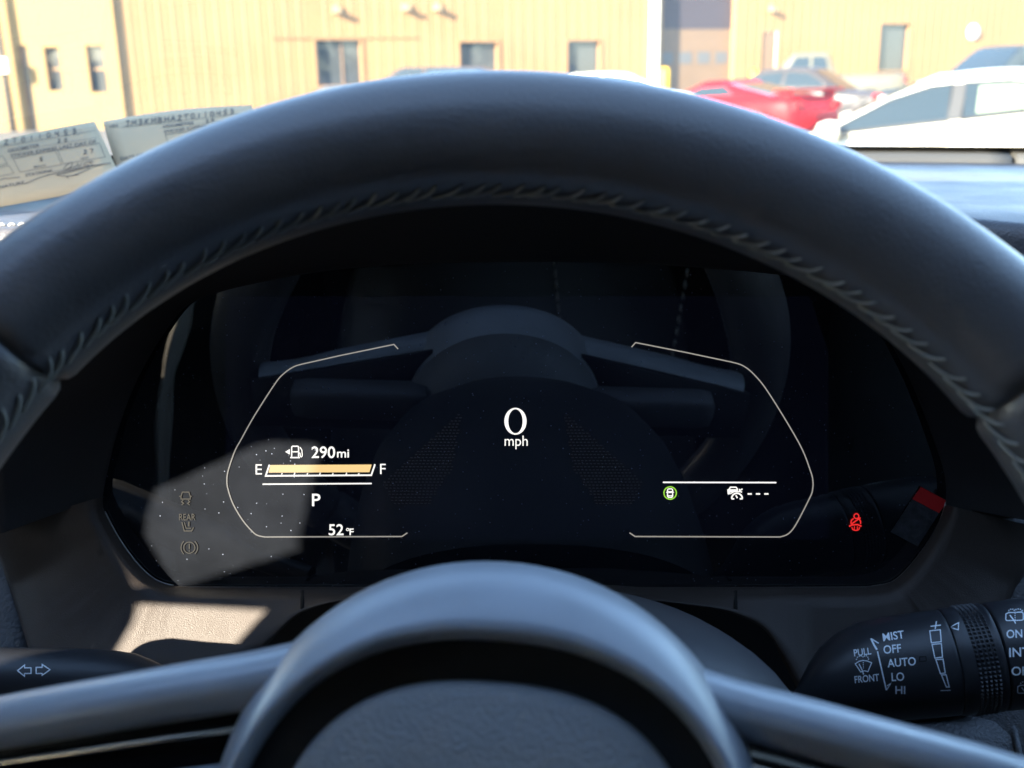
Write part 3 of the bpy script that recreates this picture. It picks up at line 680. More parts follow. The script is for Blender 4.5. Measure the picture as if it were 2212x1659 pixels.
# seats
BELT = mat('pale grey belt webbing', (.36, .33, .28), .8, bump=.4, bscale=700)
sbt = thing('seat_belt', 'pale grey driver seat belt hanging beside the seat at the left door pillar', 'seat belt')
rows = []
for p, w_ in zip(crv([V((-.405, -.40, 1.34)), V((-.350, -.30, 1.20)), V((-.358, -.285, 1.14)), V((-.385, -.285, 1.05)), V((-.40, -.30, .92)), V((-.41, -.34, .70))], 6), [.012+.008*abs(sin(k*.55)) for k in range(40)]): rows.append([p+V((-w_/2, 0, 0)), p+V((-w_*.1, .006, 0)), p+V((w_*.15, -.004, 0)), p+V((w_/2, .003, 0))])
solid(G().grid(rows).obj('webbing', BELT, sbt), .0015)
def seat(x0, label):
    t = thing('driver_chair' if x0 == 0 else 'passenger_chair', label, 'seat', 'front seats')
    def pad(name, rows, m=CLOTH): return subd(G().grid(rows, cv=True).obj(name, m, t), 1)
    rr = []
    for (y, z, w_, d) in ((-.34, .72, .22, .07), (-.36, .86, .24, .08), (-.40, 1.02, .24, .075), (-.45, 1.18, .22, .06), (-.485, 1.27, .16, .045), (-.49, 1.285, .06, .02)):
        rr.append([V((x0+w_*cos(a)*(1 if abs(cos(a)) < .8 else .97), y+d*sin(a)-.03*cos(2*a), z)) for a in [2*pi*k/20 for k in range(20)]])
    pad('seat_back', rr)
    rr = []
    for (z, w_, d) in ((1.31, .06, .03), (1.325, .12, .05), (1.40, .13, .055), (1.47, .115, .05), (1.485, .05, .02)): rr.append([V((x0+w_*cos(a), -.50+d*sin(a), z)) for a in [2*pi*k/16 for k in range(16)]])
    pad('headrest', rr)
    rr = []
    for (y, z, w_, h) in ((-.40, .66, .22, .06), (-.2, .64, .25, .08), (.05, .68, .25, .08), (.13, .68, .23, .05)): rr.append([V((x0+w_*cos(a), y, z+h*sin(a))) for a in [2*pi*k/16 for k in range(16)]])
    pad('seat_cushion', rr)
    for s in (0, 1):
        g = G()
        for k in range(30):
            z = .84+k*.0132; y = -.40-(z-1.02)*.28+.086; x = x0+(.055-.10*(z-1.12) if s == 0 else .185+.20*(z-1.08)); g.tube([V((x, y, z)), V((x, y+.001, z+.009))], .0016, 5)
        g.obj('seat_stitching', SEATTH, t)
    return t
seat(0.0, 'black leather driver seat behind the camera with pale stitched seams'); seat(.62, 'black leather passenger seat beside the driver with pale stitched seams')

# ---- inspection stickers in the windshield corner
def paper(name, label, tl, tr, bl, br, dt, db_):
    t = thing(name, label, 'sticker', 'inspection stickers')
    tlw, trw, blw, brw = U(*tl, dt), U(*tr, dt), U(*bl, db_), U(*br, db_)
    nn = (trw-tlw).cross(blw-tlw).normalized()
    if nn.dot(FW) > 0: nn = -nn
    rows = []
    for j in range(9):
        v = j/8; rows.append([tlw.lerp(trw, u).lerp(blw.lerp(brw, u), v) + nn*(.004*sin(pi*v)+.0025*sin(3*u+v*2)) for u in [i/10 for i in range(11)]])
    o = G().grid(rows).obj('paper_sheet', PAPER, t); solid(o, .0003)
    return t, bvh(o)
t1, pb1 = paper('inspection_sticker', 'beige paper inspection sticker with handwritten number, left one of two, cut by the picture edge', (-140, 345), (205, 263), (-80, 470), (262, 385), .72, .64)
t2, pb2 = paper('inspection_sticker', 'beige paper inspection sticker with handwritten number, partly hidden behind the steering wheel rim', (222, 262), (543, 228), (262, 395), (590, 360), .74, .66)
def cq(x, y): return (.2441*x, 216+.2441*y)
h1 = D2(); p1 = D2()
def ptx(d, t, x0, y0, x1, y1, hgt):
    a = cq(x0, y0); b = cq(x1, y1); rot = math.degrees(atan2(a[1]-b[1], b[0]-a[0])); d.text(t, a[0], a[1], hgt*.2441, hypot(b[0]-a[0], b[1]-a[1]), rot, 0., .01)
def phd(d, t, x0, y0, x1, y1, hgt, wd=1.7):
    a = cq(x0, y0); b = cq(x1, y1); rot = math.degrees(atan2(a[1]-b[1], b[0]-a[0])); L = hypot(b[0]-a[0], b[1]-a[1]); hand(d, t, a[0], a[1], hgt*.2441, L/len(t), wd, rot)
pl = lambda d, pts, w_=1.0, c=False: d.line([cq(*p) for p in pts], w_, c)
phd(h1, 'JM3KMBHA2T0110453', -560, 500, 715, 295, 46); phd(h1, '20', 512, 388, 630, 372, 34); phd(h1, '5', 352, 552, 400, 546, 36); phd(h1, '27', 742, 488, 850, 474, 38)
ptx(p1, 'ODOMETER', 75, 472, 355, 420, 28); ptx(p1, 'STICKER EXPIRES LAST DAY OF', 100, 515, 858, 384, 27); ptx(p1, 'MONTH', 305, 608, 412, 592, 16); ptx(p1, 'YEAR', 712, 535, 788, 522, 16); ptx(p1, 'STATION#', 232, 688, 468, 640, 26); ptx(p1, 'SIGNATURE', -90, 808, 222, 748, 26)
pl(p1, [(120, 525), (490, 452), (550, 578), (180, 645)], .9, True); pl(p1, [(512, 448), (885, 388), (935, 512), (565, 572)], .9, True)
pl(p1, [(-100, 440), (850, 275)], .7); pl(p1, [(370, 418), (860, 340)], .6); pl(p1, [(-120, 530), (25, 500), (70, 570), (-60, 600)], .9, True); pl(p1, [(-120, 620), (85, 588), (125, 655), (-60, 695)], .9, True)
pl(p1, [(470, 640), (980, 560)], .6)
for st_ in ([(565, 620), (600, 575), (640, 560), (630, 600), (580, 622), (680, 590), (690, 570), (700, 595), (730, 565)], [(820, 552), (760, 562), (748, 585), (790, 580), (775, 605)], [(830, 550), (800, 560), (825, 580)], [(225, 748), (420, 672), (760, 600), (985, 566)], [(760, 600), (590, 650), (505, 672), (640, 676), (800, 610)], [(610, 700), (598, 684), (700, 668)], [(-40, 735), (30, 705), (90, 700), (180, 690)]):
    h1.line([cq(*p) for p in [tuple(q) for q in crv([V(p) for p in st_], 4)]], 1.3)
decal('handwriting', h1, pb1, INK, t1, .0006); decal('printed_form', p1, pb1, INKP, t1, .0006)
h2 = D2(); p2 = D2()
phd(h2, 'JM3KMBHA2T0110453', 1110, 240, 2090, 128, 46); h3 = D2(); phd(h3, '20', 1825, 208, 1920, 190, 28)
ptx(p2, 'VIN', 965, 258, 1045, 242, 26); ptx(p2, 'ODOMETER', 1442, 252, 1720, 222, 26); ptx(p2, 'STICKER EXPIRES LAST DAY OF', 1455, 300, 2150, 205, 26); ptx(p2, 'DATE OF', 1070, 540, 1280, 500, 26)
pl(p2, [(1085, 245), (2130, 130)], .7); pl(p2, [(1730, 222), (1960, 195)], .6); pl(p2, [(1465, 312), (1860, 258), (1900, 400), (1500, 420)], .9, True)
decal('handwriting', h2, pb2, INK, t2, .0006); decal('written_mileage', h3, pb2, INK, t2, .0006); decal('printed_form', p2, pb2, INKP, t2, .0006)

# =================================================================== OUTSIDE (the car stands slightly tilted to it)
TILT = Matrix.Translation(EYE) @ Matrix.Rotation(R(-1.0), 4, 'Y') @ Matrix.Translation(-EYE); TI = TILT.to_3x3().inverted()
def oray(px, py): return TI @ ray(px, py)
OUTS = []
def othing(*a, **k): o = thing(*a, **k); OUTS.append(o); return o
def ground_at(px, py, z=0.):
    d = oray(px, py); return EYE + d*((z-CAMZ)/d.z)
def at_y(px, py, y): d = oray(px, py); return EYE+d*(y/d.y)

ASPH = mat('sun bleached asphalt', (.09, .087, .08), .9, bump=.3, bscale=30, noise=.18, nscale=.8)
gr = G().add([V((-400, -400, 0)), V((400, -400, 0)), V((400, 400, 0)), V((-400, 400, 0))], [(0, 1, 2, 3)]).obj('ground', ASPH, None, False); tag(gr, 'sunlit pale grey parking lot asphalt', None, None, 'structure'); OUTS.append(gr)

# ---- long metal building
YAW = R(24); fe = V((cos(YAW), sin(YAW), 0)); fn = V((sin(YAW), -cos(YAW), 0))
F0 = at_y(262, 200, 33.0); F0.z = 0
def fac(px, py):
    d = oray(px, py); t = (F0-EYE).dot(fn)/d.dot(fn); p = EYE+d*t; return (p-F0).dot(fe), p.z
def FP(t, z, o=0.): return F0+fe*t+V((0, 0, z))+fn*o
TANW = mat('tan painted metal siding', (.275, .158, .064), .55, noise=.09, nscale=.35)
TAN2 = mat('pale tan stucco', (.24, .155, .058), .85, bump=.3, bscale=20, noise=.04, nscale=.3)
TRIM = mat('tan painted trim', (.28, .16, .07), .6)
BROWN = mat('brown garage door', (.17, .11, .065), .6, noise=.05, nscale=1)
BRDOOR = mat('brown steel door', (.20, .125, .075), .55)
PANE = mat('dark window glass', (.06, .065, .065), .03, spec=.6)
WHITEM = mat('white painted metal', (.72, .70, .62), .5)
LAMPM = mat('pale lamp housing', (.32, .24, .14), .5)
YEL = mat('yellow bollard paint', (.70, .42, .01), .5)
bld = othing('metal_building', 'long tan ribbed metal building with three windows and a brown garage door across the lot', 'building')
ops = []
def rect(x0, y0, x1, y1):
    a, b = fac(x0, (y0+y1)/2)[0], fac(x1, (y0+y1)/2)[0]; z1 = fac((x0+x1)/2, y0)[1]; z0 = fac((x0+x1)/2, y1)[1]; return a, b, z0, z1
WINS = [rect(683, 86, 780, 184), rect(993, 91, 1074, 160), rect(1225, 88, 1295, 163), rect(1898, 52, 1962, 152)]
GAR = rect(1430, -60, 1588, 300); GAR = (GAR[0], GAR[1], 0, GAR[3]); DOR = rect(1643, 68, 1673, 300); DOR = (DOR[0], DOR[1], 0, DOR[3])
ops = WINS+[GAR, DOR]; TE = fac(2700, 200)[0]; HB = 7.5
xs = sorted(set([0, TE]+[q for o in ops for q in o[:2]])); wall = G()
def ribbed(a, b, z0, z1):
    if z1-z0 < .01: return
    pts = [(a, 0)]; p = .43; k = math.ceil(a/p)
    while k*p < b-.09:
        if k*p > a+.02: pts += [(k*p, 0), (k*p+.015, .013), (k*p+.06, .013), (k*p+.075, 0), (k*p+.22, 0), (k*p+.23, .004), (k*p+.25, .004), (k*p+.26, 0)]
        k += 1
    pts = [q for q in pts if q[0] < b]+[(b, 0)]
    wall.grid([[FP(t, z0, o), FP(t, z1, o)] for t, o in pts])
for a, b in zip(xs, xs[1:]):
    if b-a < .01: continue
    m_ = (a+b)/2; cuts = sorted([(o[2], o[3]) for o in ops if o[0] <= m_ <= o[1]]); z = 0
    for c0, c1 in cuts:
        if c0 > z: ribbed(a, b, z, c0)
        z = max(z, c1)
    ribbed(a, b, z, HB)
wall.obj('siding', TANW, bld, False)
G().prism([FP(0, HB, .05), FP(TE, HB, .05), FP(TE, HB+.4, -8), FP(0, HB+.4, -8)], V((0, 0, .3))).obj('roof', TRIM, bld, False)
for i, (a, b, z0, z1) in enumerate(WINS):
    g = G(); d_ = -.16
    for q in (((a, z0), (b, z0)), ((b, z0), (b, z1)), ((b, z1), (a, z1)), ((a, z1), (a, z0))): g.add([FP(*q[0], .02), FP(*q[1], .02), FP(*q[1], d_), FP(*q[0], d_)], [(0, 1, 2, 3)])
    fo = g.obj('window', TRIM, bld, False)
    g = G()
    for (aa, bb, c0, c1) in ((a-.07, b+.07, z1, z1+.07), (a-.07, a, z0, z1), (b, b+.07, z0, z1), (a-.1, b+.1, z0-.06, z0)): g.prism([FP(aa, c0, 0), FP(bb, c0, 0), FP(bb, c1, 0), FP(aa, c1, 0)], fn*.045)
    g.obj('frame', TRIM, fo, False)
    G().add([FP(a, z0, d_+.01), FP(b, z0, d_+.01), FP(b, z1, d_+.01), FP(a, z1, d_+.01)], [(0, 1, 2, 3)]).obj('pane', PANE, fo, False)
    if i == 0:
        m_ = a+(b-a)*.60; G().prism([FP(m_-.03, z0, d_+.012), FP(m_+.03, z0, d_+.012), FP(m_+.03, z1, d_+.012), FP(m_-.03, z1, d_+.012)], fn*.03).obj('mullion', BRDOOR, fo, False)
# garage door: sectional panels with a row of windows
a, b, z0, z1 = GAR; gd = G(); nrow = 9
zt = fac(1510, -60)[1]; zw0, zw1 = fac(1510, 137)[1], fac(1510, 112)[1]; ph = .55
zz = zw0-.12-ph*4
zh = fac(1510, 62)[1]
while zz < zh-.05:
    gd.prism([FP(a, max(0, zz)+.003, -.35), FP(b, max(0, zz)+.003, -.35), FP(b, min(zh, zz+ph)-.003, -.35), FP(a, min(zh, zz+ph)-.003, -.35)], fn*.04) if zz+ph > .02 else None
    zz += ph
G().prism([FP(a, zh, -.33), FP(b, zh, -.33), FP(b, z1, -.33), FP(a, z1, -.33)], fn*.03).obj('door_top_panel', mat('dark brown top panel', (.045, .035, .04), .5), bld, False)  # separate darker panel across the top of the opening
gd.prism([FP(a, 0, -.40), FP(b, 0, -.40), FP(b, z1, -.40), FP(a, z1, -.40)], fn*.03)
go_ = gd.obj('garage_door', BROWN, bld, False)
for k in range(4):
    c = a+(b-a)*(k+.5)/4; q = (b-a)*.085
    G().prism([FP(c-q, zw0, -.309), FP(c+q, zw0, -.309), FP(c+q, zw1, -.309), FP(c-q, zw1, -.309)], fn*.01).obj('door_window', mat('frosted door glass', (.10, .10, .10), .3), go_, False)
g = G()
for q in (((a, 0), (a, z1)), ((b, z1), (b, 0)), ((a, z1), (b, z1))): g.add([FP(*q[0], .0), FP(*q[1], .0), FP(*q[1], -.36), FP(*q[0], -.36)], [(0, 1, 2, 3)])
g.obj('garage_jamb', TRIM, bld, False)
a, b, z0, z1 = DOR
dd = G().prism([FP(a, 0, -.1), FP(b, 0, -.1), FP(b, z1, -.1), FP(a, z1, -.1)], fn*.05).obj('door', BRDOOR, bld, False)
G().box(FP(b-.12, z1*.45, -.03), .04, .05, .12).obj('handle', CHROME, dd, False)
# panel joint band, pipe, lamps
ta, zb_ = fac(585, 83); tb_, _ = fac(900, 83)
G().prism([FP(ta, zb_, .02), FP(tb_, zb_, .02), FP(tb_, zb_+.05, .02), FP(ta, zb_+.05, .02)], fn*.025).obj('drip_ledge', TRIM, bld, False)
t_, z_ = fac(1412, 5); z2 = fac(1412, 230)[1]
G().prism([FP(t_-.16, max(0, z2), .03), FP(t_+.16, max(0, z2), .03), FP(t_+.16, z_+.6, .03), FP(t_-.16, z_+.6, .03)], fn*.14).obj('downpipe', WHITEM, bld, False)
def lamp(px, py, kind, label):
    t, z = fac(px, py); o = thing('wall_lamp', label, 'lamp', 'lamps on the building wall'); OUTS.append(o)
    G().box(FP(t, z, .06), .20, .10, .22, Matrix.Rotation(YAW, 3, 'Z')).obj('housing', LAMPM, o, False)
    G().prism([FP(t-.12, z-.13, .04), FP(t+.12, z-.13, .04), FP(t+.12, z-.13, .26), FP(t-.12, z-.13, .26)], V((0, 0, .12))).obj('lamp_head', LAMPM, o, False)
lamp(725, 20, 0, 'pale wall lamp above the leftmost big window of the metal building'); lamp(875, 15, 0, 'left one of two small pale lamps high on the ribbed wall'); lamp(942, 15, 0, 'right one of two small pale lamps high on the ribbed wall')
lamp(1665, 18, 0, 'pale lamp above the narrow brown door'); 
t_, z_ = fac(2102, 70); o = othing('wall_lamp', 'round white lamp on the wall at the far right', 'lamp', 'lamps on the building wall')
G().lathe([(0, .16), (.18, .15), (.30, .08), (.34, 0), (0, 0)], 24, FP(t_, z_, .0), fn, V((0, 0, 1))).obj('lamp_globe', mat('white lamp globe', (.8, .8, .78), .4), o)

# ---- stucco block at left, turned a little more to the sun
YL = R(6); le = V((-cos(YL), -sin(YL), 0)); ln = V((sin(YL), -cos(YL), 0)); FL = F0 + fe*.02 + fn*.12
def LPn(t, z, o=0.): return FL+le*t+V((0, 0, z))+ln*o
def lac(px, py):
    d = oray(px, py); t = (FL-EYE).dot(ln)/d.dot(ln); p = EYE+d*t; return (p-FL).dot(le), p.z
blk = othing('stucco_building', 'pale yellow stucco building block with two narrow windows and a door at far left', 'building')
lw = []
for (x0, y0, x1, y1) in ((100, 102, 132, 196), (191, 98, 228, 200)): lw.append((lac(x1, 150)[0], lac(x0, 150)[0], lac(x0, y1)[1], lac(x0, y0)[1]))
ld = (lac(68, 180)[0], lac(50, 180)[0], 0., lac(58, 98)[1]); lo = lw+[ld]
xs = sorted(set([0, 14]+[q for o in lo for q in o[:2]])); g = G()
for a, b in zip(xs, xs[1:]):
    m_ = (a+b)/2; z = 0
    for c0, c1 in sorted([(o[2], o[3]) for o in lo if o[0] <= m_ <= o[1]]):
        if c0 > z: g.add([LPn(a, z), LPn(b, z), LPn(b, c0), LPn(a, c0)], [(0, 1, 2, 3)])
        z = c1
    g.add([LPn(a, z), LPn(b, z), LPn(b, HB), LPn(a, HB)], [(0, 1, 2, 3)])
g.add([LPn(0, 0), LPn(0, HB), LPn(0, HB, -9), LPn(0, 0, -9)], [(0, 1, 2, 3)])
g.obj('stucco_wall', TAN2, blk, False)
G().prism([LPn(-.1, HB, .1), LPn(14, HB, .1), LPn(14, HB, -9), LPn(-.1, HB, -9)], V((0, 0, .3))).obj('roof', TRIM, blk, False)
for (a, b, z0, z1) in lo:
    dr = z0 == 0; d_ = -.18; g = G()
    for q in (((a, z0), (b, z0)), ((b, z0), (b, z1)), ((b, z1), (a, z1)), ((a, z1), (a, z0))): g.add([LPn(*q[0], .0), LPn(*q[1], .0), LPn(*q[1], d_), LPn(*q[0], d_)], [(0, 1, 2, 3)])
    fo = g.obj('door' if dr else 'window', TRIM, blk, False)
    G().add([LPn(a, z0, d_+.01), LPn(b, z0, d_+.01), LPn(b, z1, d_+.01), LPn(a, z1, d_+.01)], [(0, 1, 2, 3)]).obj('door_leaf' if dr else 'pane', mat('grey brown door', (.22, .18, .12), .6) if dr else PANE, fo, False)
    if not dr:
        G().prism([LPn(a, (z0+z1)/2-.03, d_+.012), LPn(b, (z0+z1)/2-.03, d_+.012), LPn(b, (z0+z1)/2+.03, d_+.012), LPn(a, (z0+z1)/2+.03, d_+.012)], ln*.03).obj('mullion', TRIM, fo, False)
# pole, meter box and cones at the left edge
t_, z_ = lac(14, 130); po = othing('utility_pole', 'thin dark pole with a white box at the left edge', 'pole')
G().tube([LPn(t_, 0, .3), LPn(t_+.05, 6.5, .3)], [.10, .08], 12).obj('pole', mat('dark weathered pole', (.10, .085, .07), .8), po); G().box(LPn(t_, lac(12, 142)[1], .3+.12), .34, .2, .42).obj('meter_box', WHITEM, po, False)
CONE = mat('orange cone plastic', (.75, .10, .03), .5)
for (px, py, lb2) in ((32, 257, 'orange and white traffic cone beside the pole'), (0, 258, 'orange traffic cone cut by the left picture edge')):
    p = ground_at(px, py); c = othing('traffic_cone', lb2, 'traffic cone', 'traffic cones by the wall')
    G().lathe([(.001, .95), (.04, .95), (.085, .70), (.13, .42), (.20, .04)], 20, p).obj('cone_body', CONE, c); G().lathe([(.088, .70), (.132, .42)], 20, p+V((0, -.004, 0)), V((0, 0, 1.)), V((1.03, 0, 0))).obj('white_band', WHITEM, c); G().box(p+V((0, 0, .02)), .45, .45, .04).obj('base', CONE, c, False)
# bollards
for (px, y0, y1, D_, lb2) in ((1436, 145, 240, 30, 'yellow steel bollard left of the garage door'), (1629, 148, 240, 36, 'yellow steel bollard beside the narrow brown door')):
    p = at_y(px, y0, D_); h = p.z; c = othing('bollard', lb2, 'bollard', 'yellow bollards'); p.z = 0
    G().lathe([(.15, 0), (.15, h-.12), (.13, h-.05), (.08, h-.01), (.001, h)], 20, p).obj('bollard_post', YEL, c)

# ---- cars
TYRE = mat('black tyre rubber', (.02, .02, .02), .8); RIM = mat('alloy rim', (.5, .5, .5), .3, metal=1.); CGL = mat('dark tinted car glass', (.02, .03, .035), .05, spec=.45)
HLM = mat('clear headlight lens', (.75, .75, .7), .1); TLM = mat('red tail light lens', (.5, .02, .02), .2); BLK = mat('black plastic car trim', (.02, .02, .02), .6); AMB = mat('amber lamp lens', (.7, .25, .02), .2)
def lin(pts, s):
    if s <= pts[0][0]: return pts[0][1]
    for (a, p), (b, q) in zip(pts, pts[1:]):
        if s <= b: t = (s-a)/(b-a); return p+(q-p)*t
    return pts[-1][1]
def car(name, label, pos, front, paint, sp, group='cars parked in the lot'):
    """front = unit vector of the nose; pos = ground point under the car's middle. s runs nose (0) to tail (L)"""
    t = othing(name, label, 'pickup truck' if 'pickup' in name else 'car', group)
    f = V((front[0], front[1], 0)).normalized(); sd = V((-f.y, f.x, 0)); L, Wd, H = sp['L'], sp['W'], sp['H']
    def C(s, y, z): return V(pos) + f*(L/2-s) + sd*y + V((0, 0, z + sp.get('slope', 0)*(s-L/2)))
    top = sp['top']; plan = sp.get('plan', [(0, .72), (.15, .86), (.5, .97), (1.0, 1.0), (L-1.0, 1.0), (L-.4, .95), (L-.1, .86), (L, .76)])
    N = 40; rows = []
    for i in range(N+1):
        s = L*i/N; w_ = Wd/2*lin(plan, s); zt = lin(top, s); zl = .22+.10*(max(0, 1-s/.5)+max(0, 1-(L-s)/.5)); hh = zt-zl
        sec = [(w_*.80, zl), (w_*.96, zl+.06), (w_, zl+hh*.30), (w_*1.0, zl+hh*.62), (w_*.985, zl+hh*.82), (w_*.94, zl+hh*.95), (w_*.80, zt), (w_*.4, zt+.015), (0, zt+.02)]
        rows.append([C(s, y, z) for y, z in sec]+[C(s, -y, z) for y, z in sec[-2::-1]])
    g = G().grid(rows); n = len(rows[0]); g.f += [tuple(range(n)), tuple(range(N*n, N*n+n))[::-1]]; g.obj('body', paint, t)
    ab, rf, rr_, cb2 = sp['gh']; bz = lin(top, (ab+cb2)/2)-.02; wb = Wd/2*.93; wr = wb-sp.get('tumble', .17)
    roof = [(ab, lin(top, ab)-.02), (rf, H-.05)] + [(rf+(rr_-rf)*k/6, H-.05+.05*sin(pi*(.12+.76*k/6))) for k in range(1, 6)] + [(rr_, H-.06), (cb2, lin(top, cb2)-.02)]
    def ysd(z): return wb+(wr-wb)*max(0, min(1, (z-bz)/(H-bz)))
    rows = []; ss = [ab+(cb2-ab)*k/36 for k in range(37)]; rc = crv([V(p) for p in roof], 6)
    def zr(s): return lin([(p.x, p.y) for p in rc], s)
    for s in ss:
        z = zr(s); zb2 = min(bz, z)-.02; k_ = .86; rows.append([C(s, ysd(zb2), zb2), C(s, ysd(z-.04), max(zb2, z-.04)), C(s, ysd(z)-.05, z), C(s, ysd(z)*.5, z+.012), C(s, 0, z+.016), C(s, -ysd(z)*.5, z+.012), C(s, -ysd(z)+.05, z), C(s, -ysd(z-.04), max(zb2, z-.04)), C(s, -ysd(zb2), zb2)])
    g = G().grid(rows); g.obj('roof', paint, t)
    # glass
    for y_ in (1, -1):
        for k, wn_ in enumerate(sp['win']):
            pts = [C(s, y_*(ysd(z)+.008), z) for s, z in wn_]; G().prism(pts, sd*y_*.004).obj('side_window', CGL, t, False)
            if sp.get('moult'): G().tube(pts+[pts[0]], .012, 6).obj('window_trim', BLK, t)
    def slab(nm, s0, s1, inset):
        rows = []
        for k in range(9):
            s = s0+(s1-s0)*k/8; z = zr(s); hw = ysd(z)-inset; rows.append([C(s, hw*q, z+.022+(0.004 if abs(q) < .9 else -.004)) for q in (-1, -.5, 0, .5, 1)])
        G().grid(rows).obj(nm, CGL, t)
    slab('front_glass', ab+(rf-ab)*.06, rf-(rf-ab)*.04, .10); slab('rear_glass', rr_+(cb2-rr_)*.06, rr_+(cb2-rr_)*.86, .12)
    # wheels
    wr2 = sp.get('wheel', .33)
    for s in sp['axles']:
        for y_ in (1, -1):
            c = C(s, y_*(Wd/2-.11), wr2); ax_ = sd*y_
            ty = G().lathe([(wr2*.62, -.10), (wr2*.9, -.10), (wr2, -.07), (wr2, .07), (wr2*.9, .105), (wr2*.62, .10)], 28, c, ax_, V((0, 0, 1)), True).obj('wheel', TYRE, t)
            gg = G().lathe([(0, .07), (wr2*.15, .085), (wr2*.2, .06), (wr2*.55, .075), (wr2*.64, .10), (wr2*.64, -.08), (0, -.08)], 28, c, ax_, V((0, 0, 1))); gg.obj('rim', RIM, ty)
            gg = G().lathe([(wr2*1.02, -.1), (wr2*1.16, -.1), (wr2*1.16, .115), (wr2*1.02, .115)], 28, c, ax_, V((0, 0, 1)), True); gg.obj('wheel_arch', BLK, t)
    for y_ in (1, -1):
        zf = lin(top, .25); yy = Wd/2*lin(plan, .2)
        G().lathe([(.001, .10), (.07, .09), (.12, .05), (.13, -.05)], 16, C(.16, y_*(yy*.80), zf-.13), f, V((0, 0, 1))).obj('headlight', HLM, t)
        G().box(C(.22, y_*yy*.98, zf-.17), .10, .14, .08).obj('indicator_lamp', AMB, t, False)
        zf = lin(top, L-.3); yy = Wd/2*lin(plan, L-.06)
        G().box(C(L-.07, y_*yy*.84, zf-.16), .16, .24, .16, Matrix.Rotation(atan2(f.y, f.x), 3, 'Z')).obj('tail_light', TLM, t, False)
        z = lin(top, ab)+.10; G().lathe([(.001, .12), (.06, .10), (.085, .03), (.08, -.04), (.001, -.06)], 14, C(ab+.42, y_*(Wd/2+.07), z), f, V((0, 0, 1))).obj('side_mirror', paint, t)
        for s in sp.get('handles', ()): G().box(C(s, y_*(Wd/2*.995), lin(top, s)-.14), .18, .03, .03, Matrix.Rotation(atan2(f.y, f.x), 3, 'Z')).obj('door_handle', paint, t, False)
    G().box(C(.06, 0, .38), .10, Wd*.55, .20, Matrix.Rotation(atan2(f.y, f.x), 3, 'Z')).obj('grille', BLK, t, False)
    return t, C
def sedan(L=4.6, H=1.45, low=.0, wedge=.08):
    b = .98-low
    return dict(L=L, W=1.8, H=H, top=[(0, .60), (.12, .70), (.5, .78), (1.35, b-.06), (1.6, b), (3.4, b+wedge), (L-.5, b+wedge), (L-.12, b+wedge-.04), (L, .72)], gh=(1.25, 2.05, 3.25, L-.55),
        win=[[(1.62, b+.03), (2.12, H-.13), (2.62, H-.09), (2.66, b+.05)], [(2.74, b+.05), (2.70, H-.09), (3.15, H-.13), (3.55, b+.16), (3.52, b+wedge+.02)]], axles=(.85, L-.95), handles=(2.45, 3.3))
WHP = mat('white car paint', (.62, .58, .46), .35); SIP = mat('silver car paint', (.09, .10, .11), .35); GYP = mat('warm grey car paint', (.05, .044, .042), .4, spec=.3); RDP = mat('red car paint', (.60, .003, .004), .5, spec=.2)
BLP = mat('blue grey car paint', (.035, .06, .085), .35); TNP = mat('pale tan car paint', (.11, .10, .07), .4); BRP = mat('brown grey car paint', (.06, .048, .042), .35); DKP = mat('dark green grey car paint', (.03, .04, .045), .55, spec=.25)
# near white hatchback on the right
fr_ = V((-.93, .37, 0)).normalized()
pA = EYE+oray(1778, 300)*(8.3/oray(1778, 300).y); pA.z = -.14
q_ = lambda x: x if x < 1.5 else 1.5+(x-1.5)*.80
hz_ = lambda z: z if z < 1.0 else 1.0+(z-1.0)*.88
wcar = dict(L=q_(4.4), W=1.78, H=hz_(1.43), top=[(0, .60), (.12, .70), (.5, .80), (1.2, .93), (1.5, .97), (q_(3.6), 1.06), (q_(4.1), 1.06), (q_(4.32), 1.0), (q_(4.4), .75)], gh=(1.15, q_(2.35), q_(3.5), q_(4.3)),
    win=[[(q_(x), hz_(z)) for x, z in l_] for l_ in ([(1.55, 1.00), (1.62, 1.05), (2.08, 1.25), (2.42, 1.335), (2.62, 1.35), (2.60, 1.055)], [(2.72, 1.06), (2.73, 1.352), (3.10, 1.345), (3.42, 1.29), (3.50, 1.10)], [(3.58, 1.11), (3.52, 1.27), (3.72, 1.22), (3.88, 1.12)])], axles=(.86, q_(3.5)), handles=(q_(2.45), q_(3.3)), moult=True, slope=.06)
sdv = V((-fr_.y, fr_.x, 0))
sgn_near = 1 if sdv.dot(EYE-pA) > 0 else -1
pos = pA - fr_*(wcar['L']/2-1.5) - sdv*sgn_near*.83
wc_, WCC = car('white_car', 'white hatchback parked nearest on the right with a pale sheet in its rear window', pos, fr_, WHP, wcar)
sy = sgn_near
sh = [WCC(q_(s), sy*(.8277-.17*max(0, (hz_(z)-1.0)/(hz_(1.43)-1.0))+.022), hz_(z)) for s, z in ((2.84, 1.10), (2.85, 1.32), (3.14, 1.315), (3.30, 1.28), (3.30, 1.12))]
G().prism(sh, sdv*sy*.003).obj('window_sheet', mat('pale window sheet', (.16, .20, .13), .8), wc_, False)

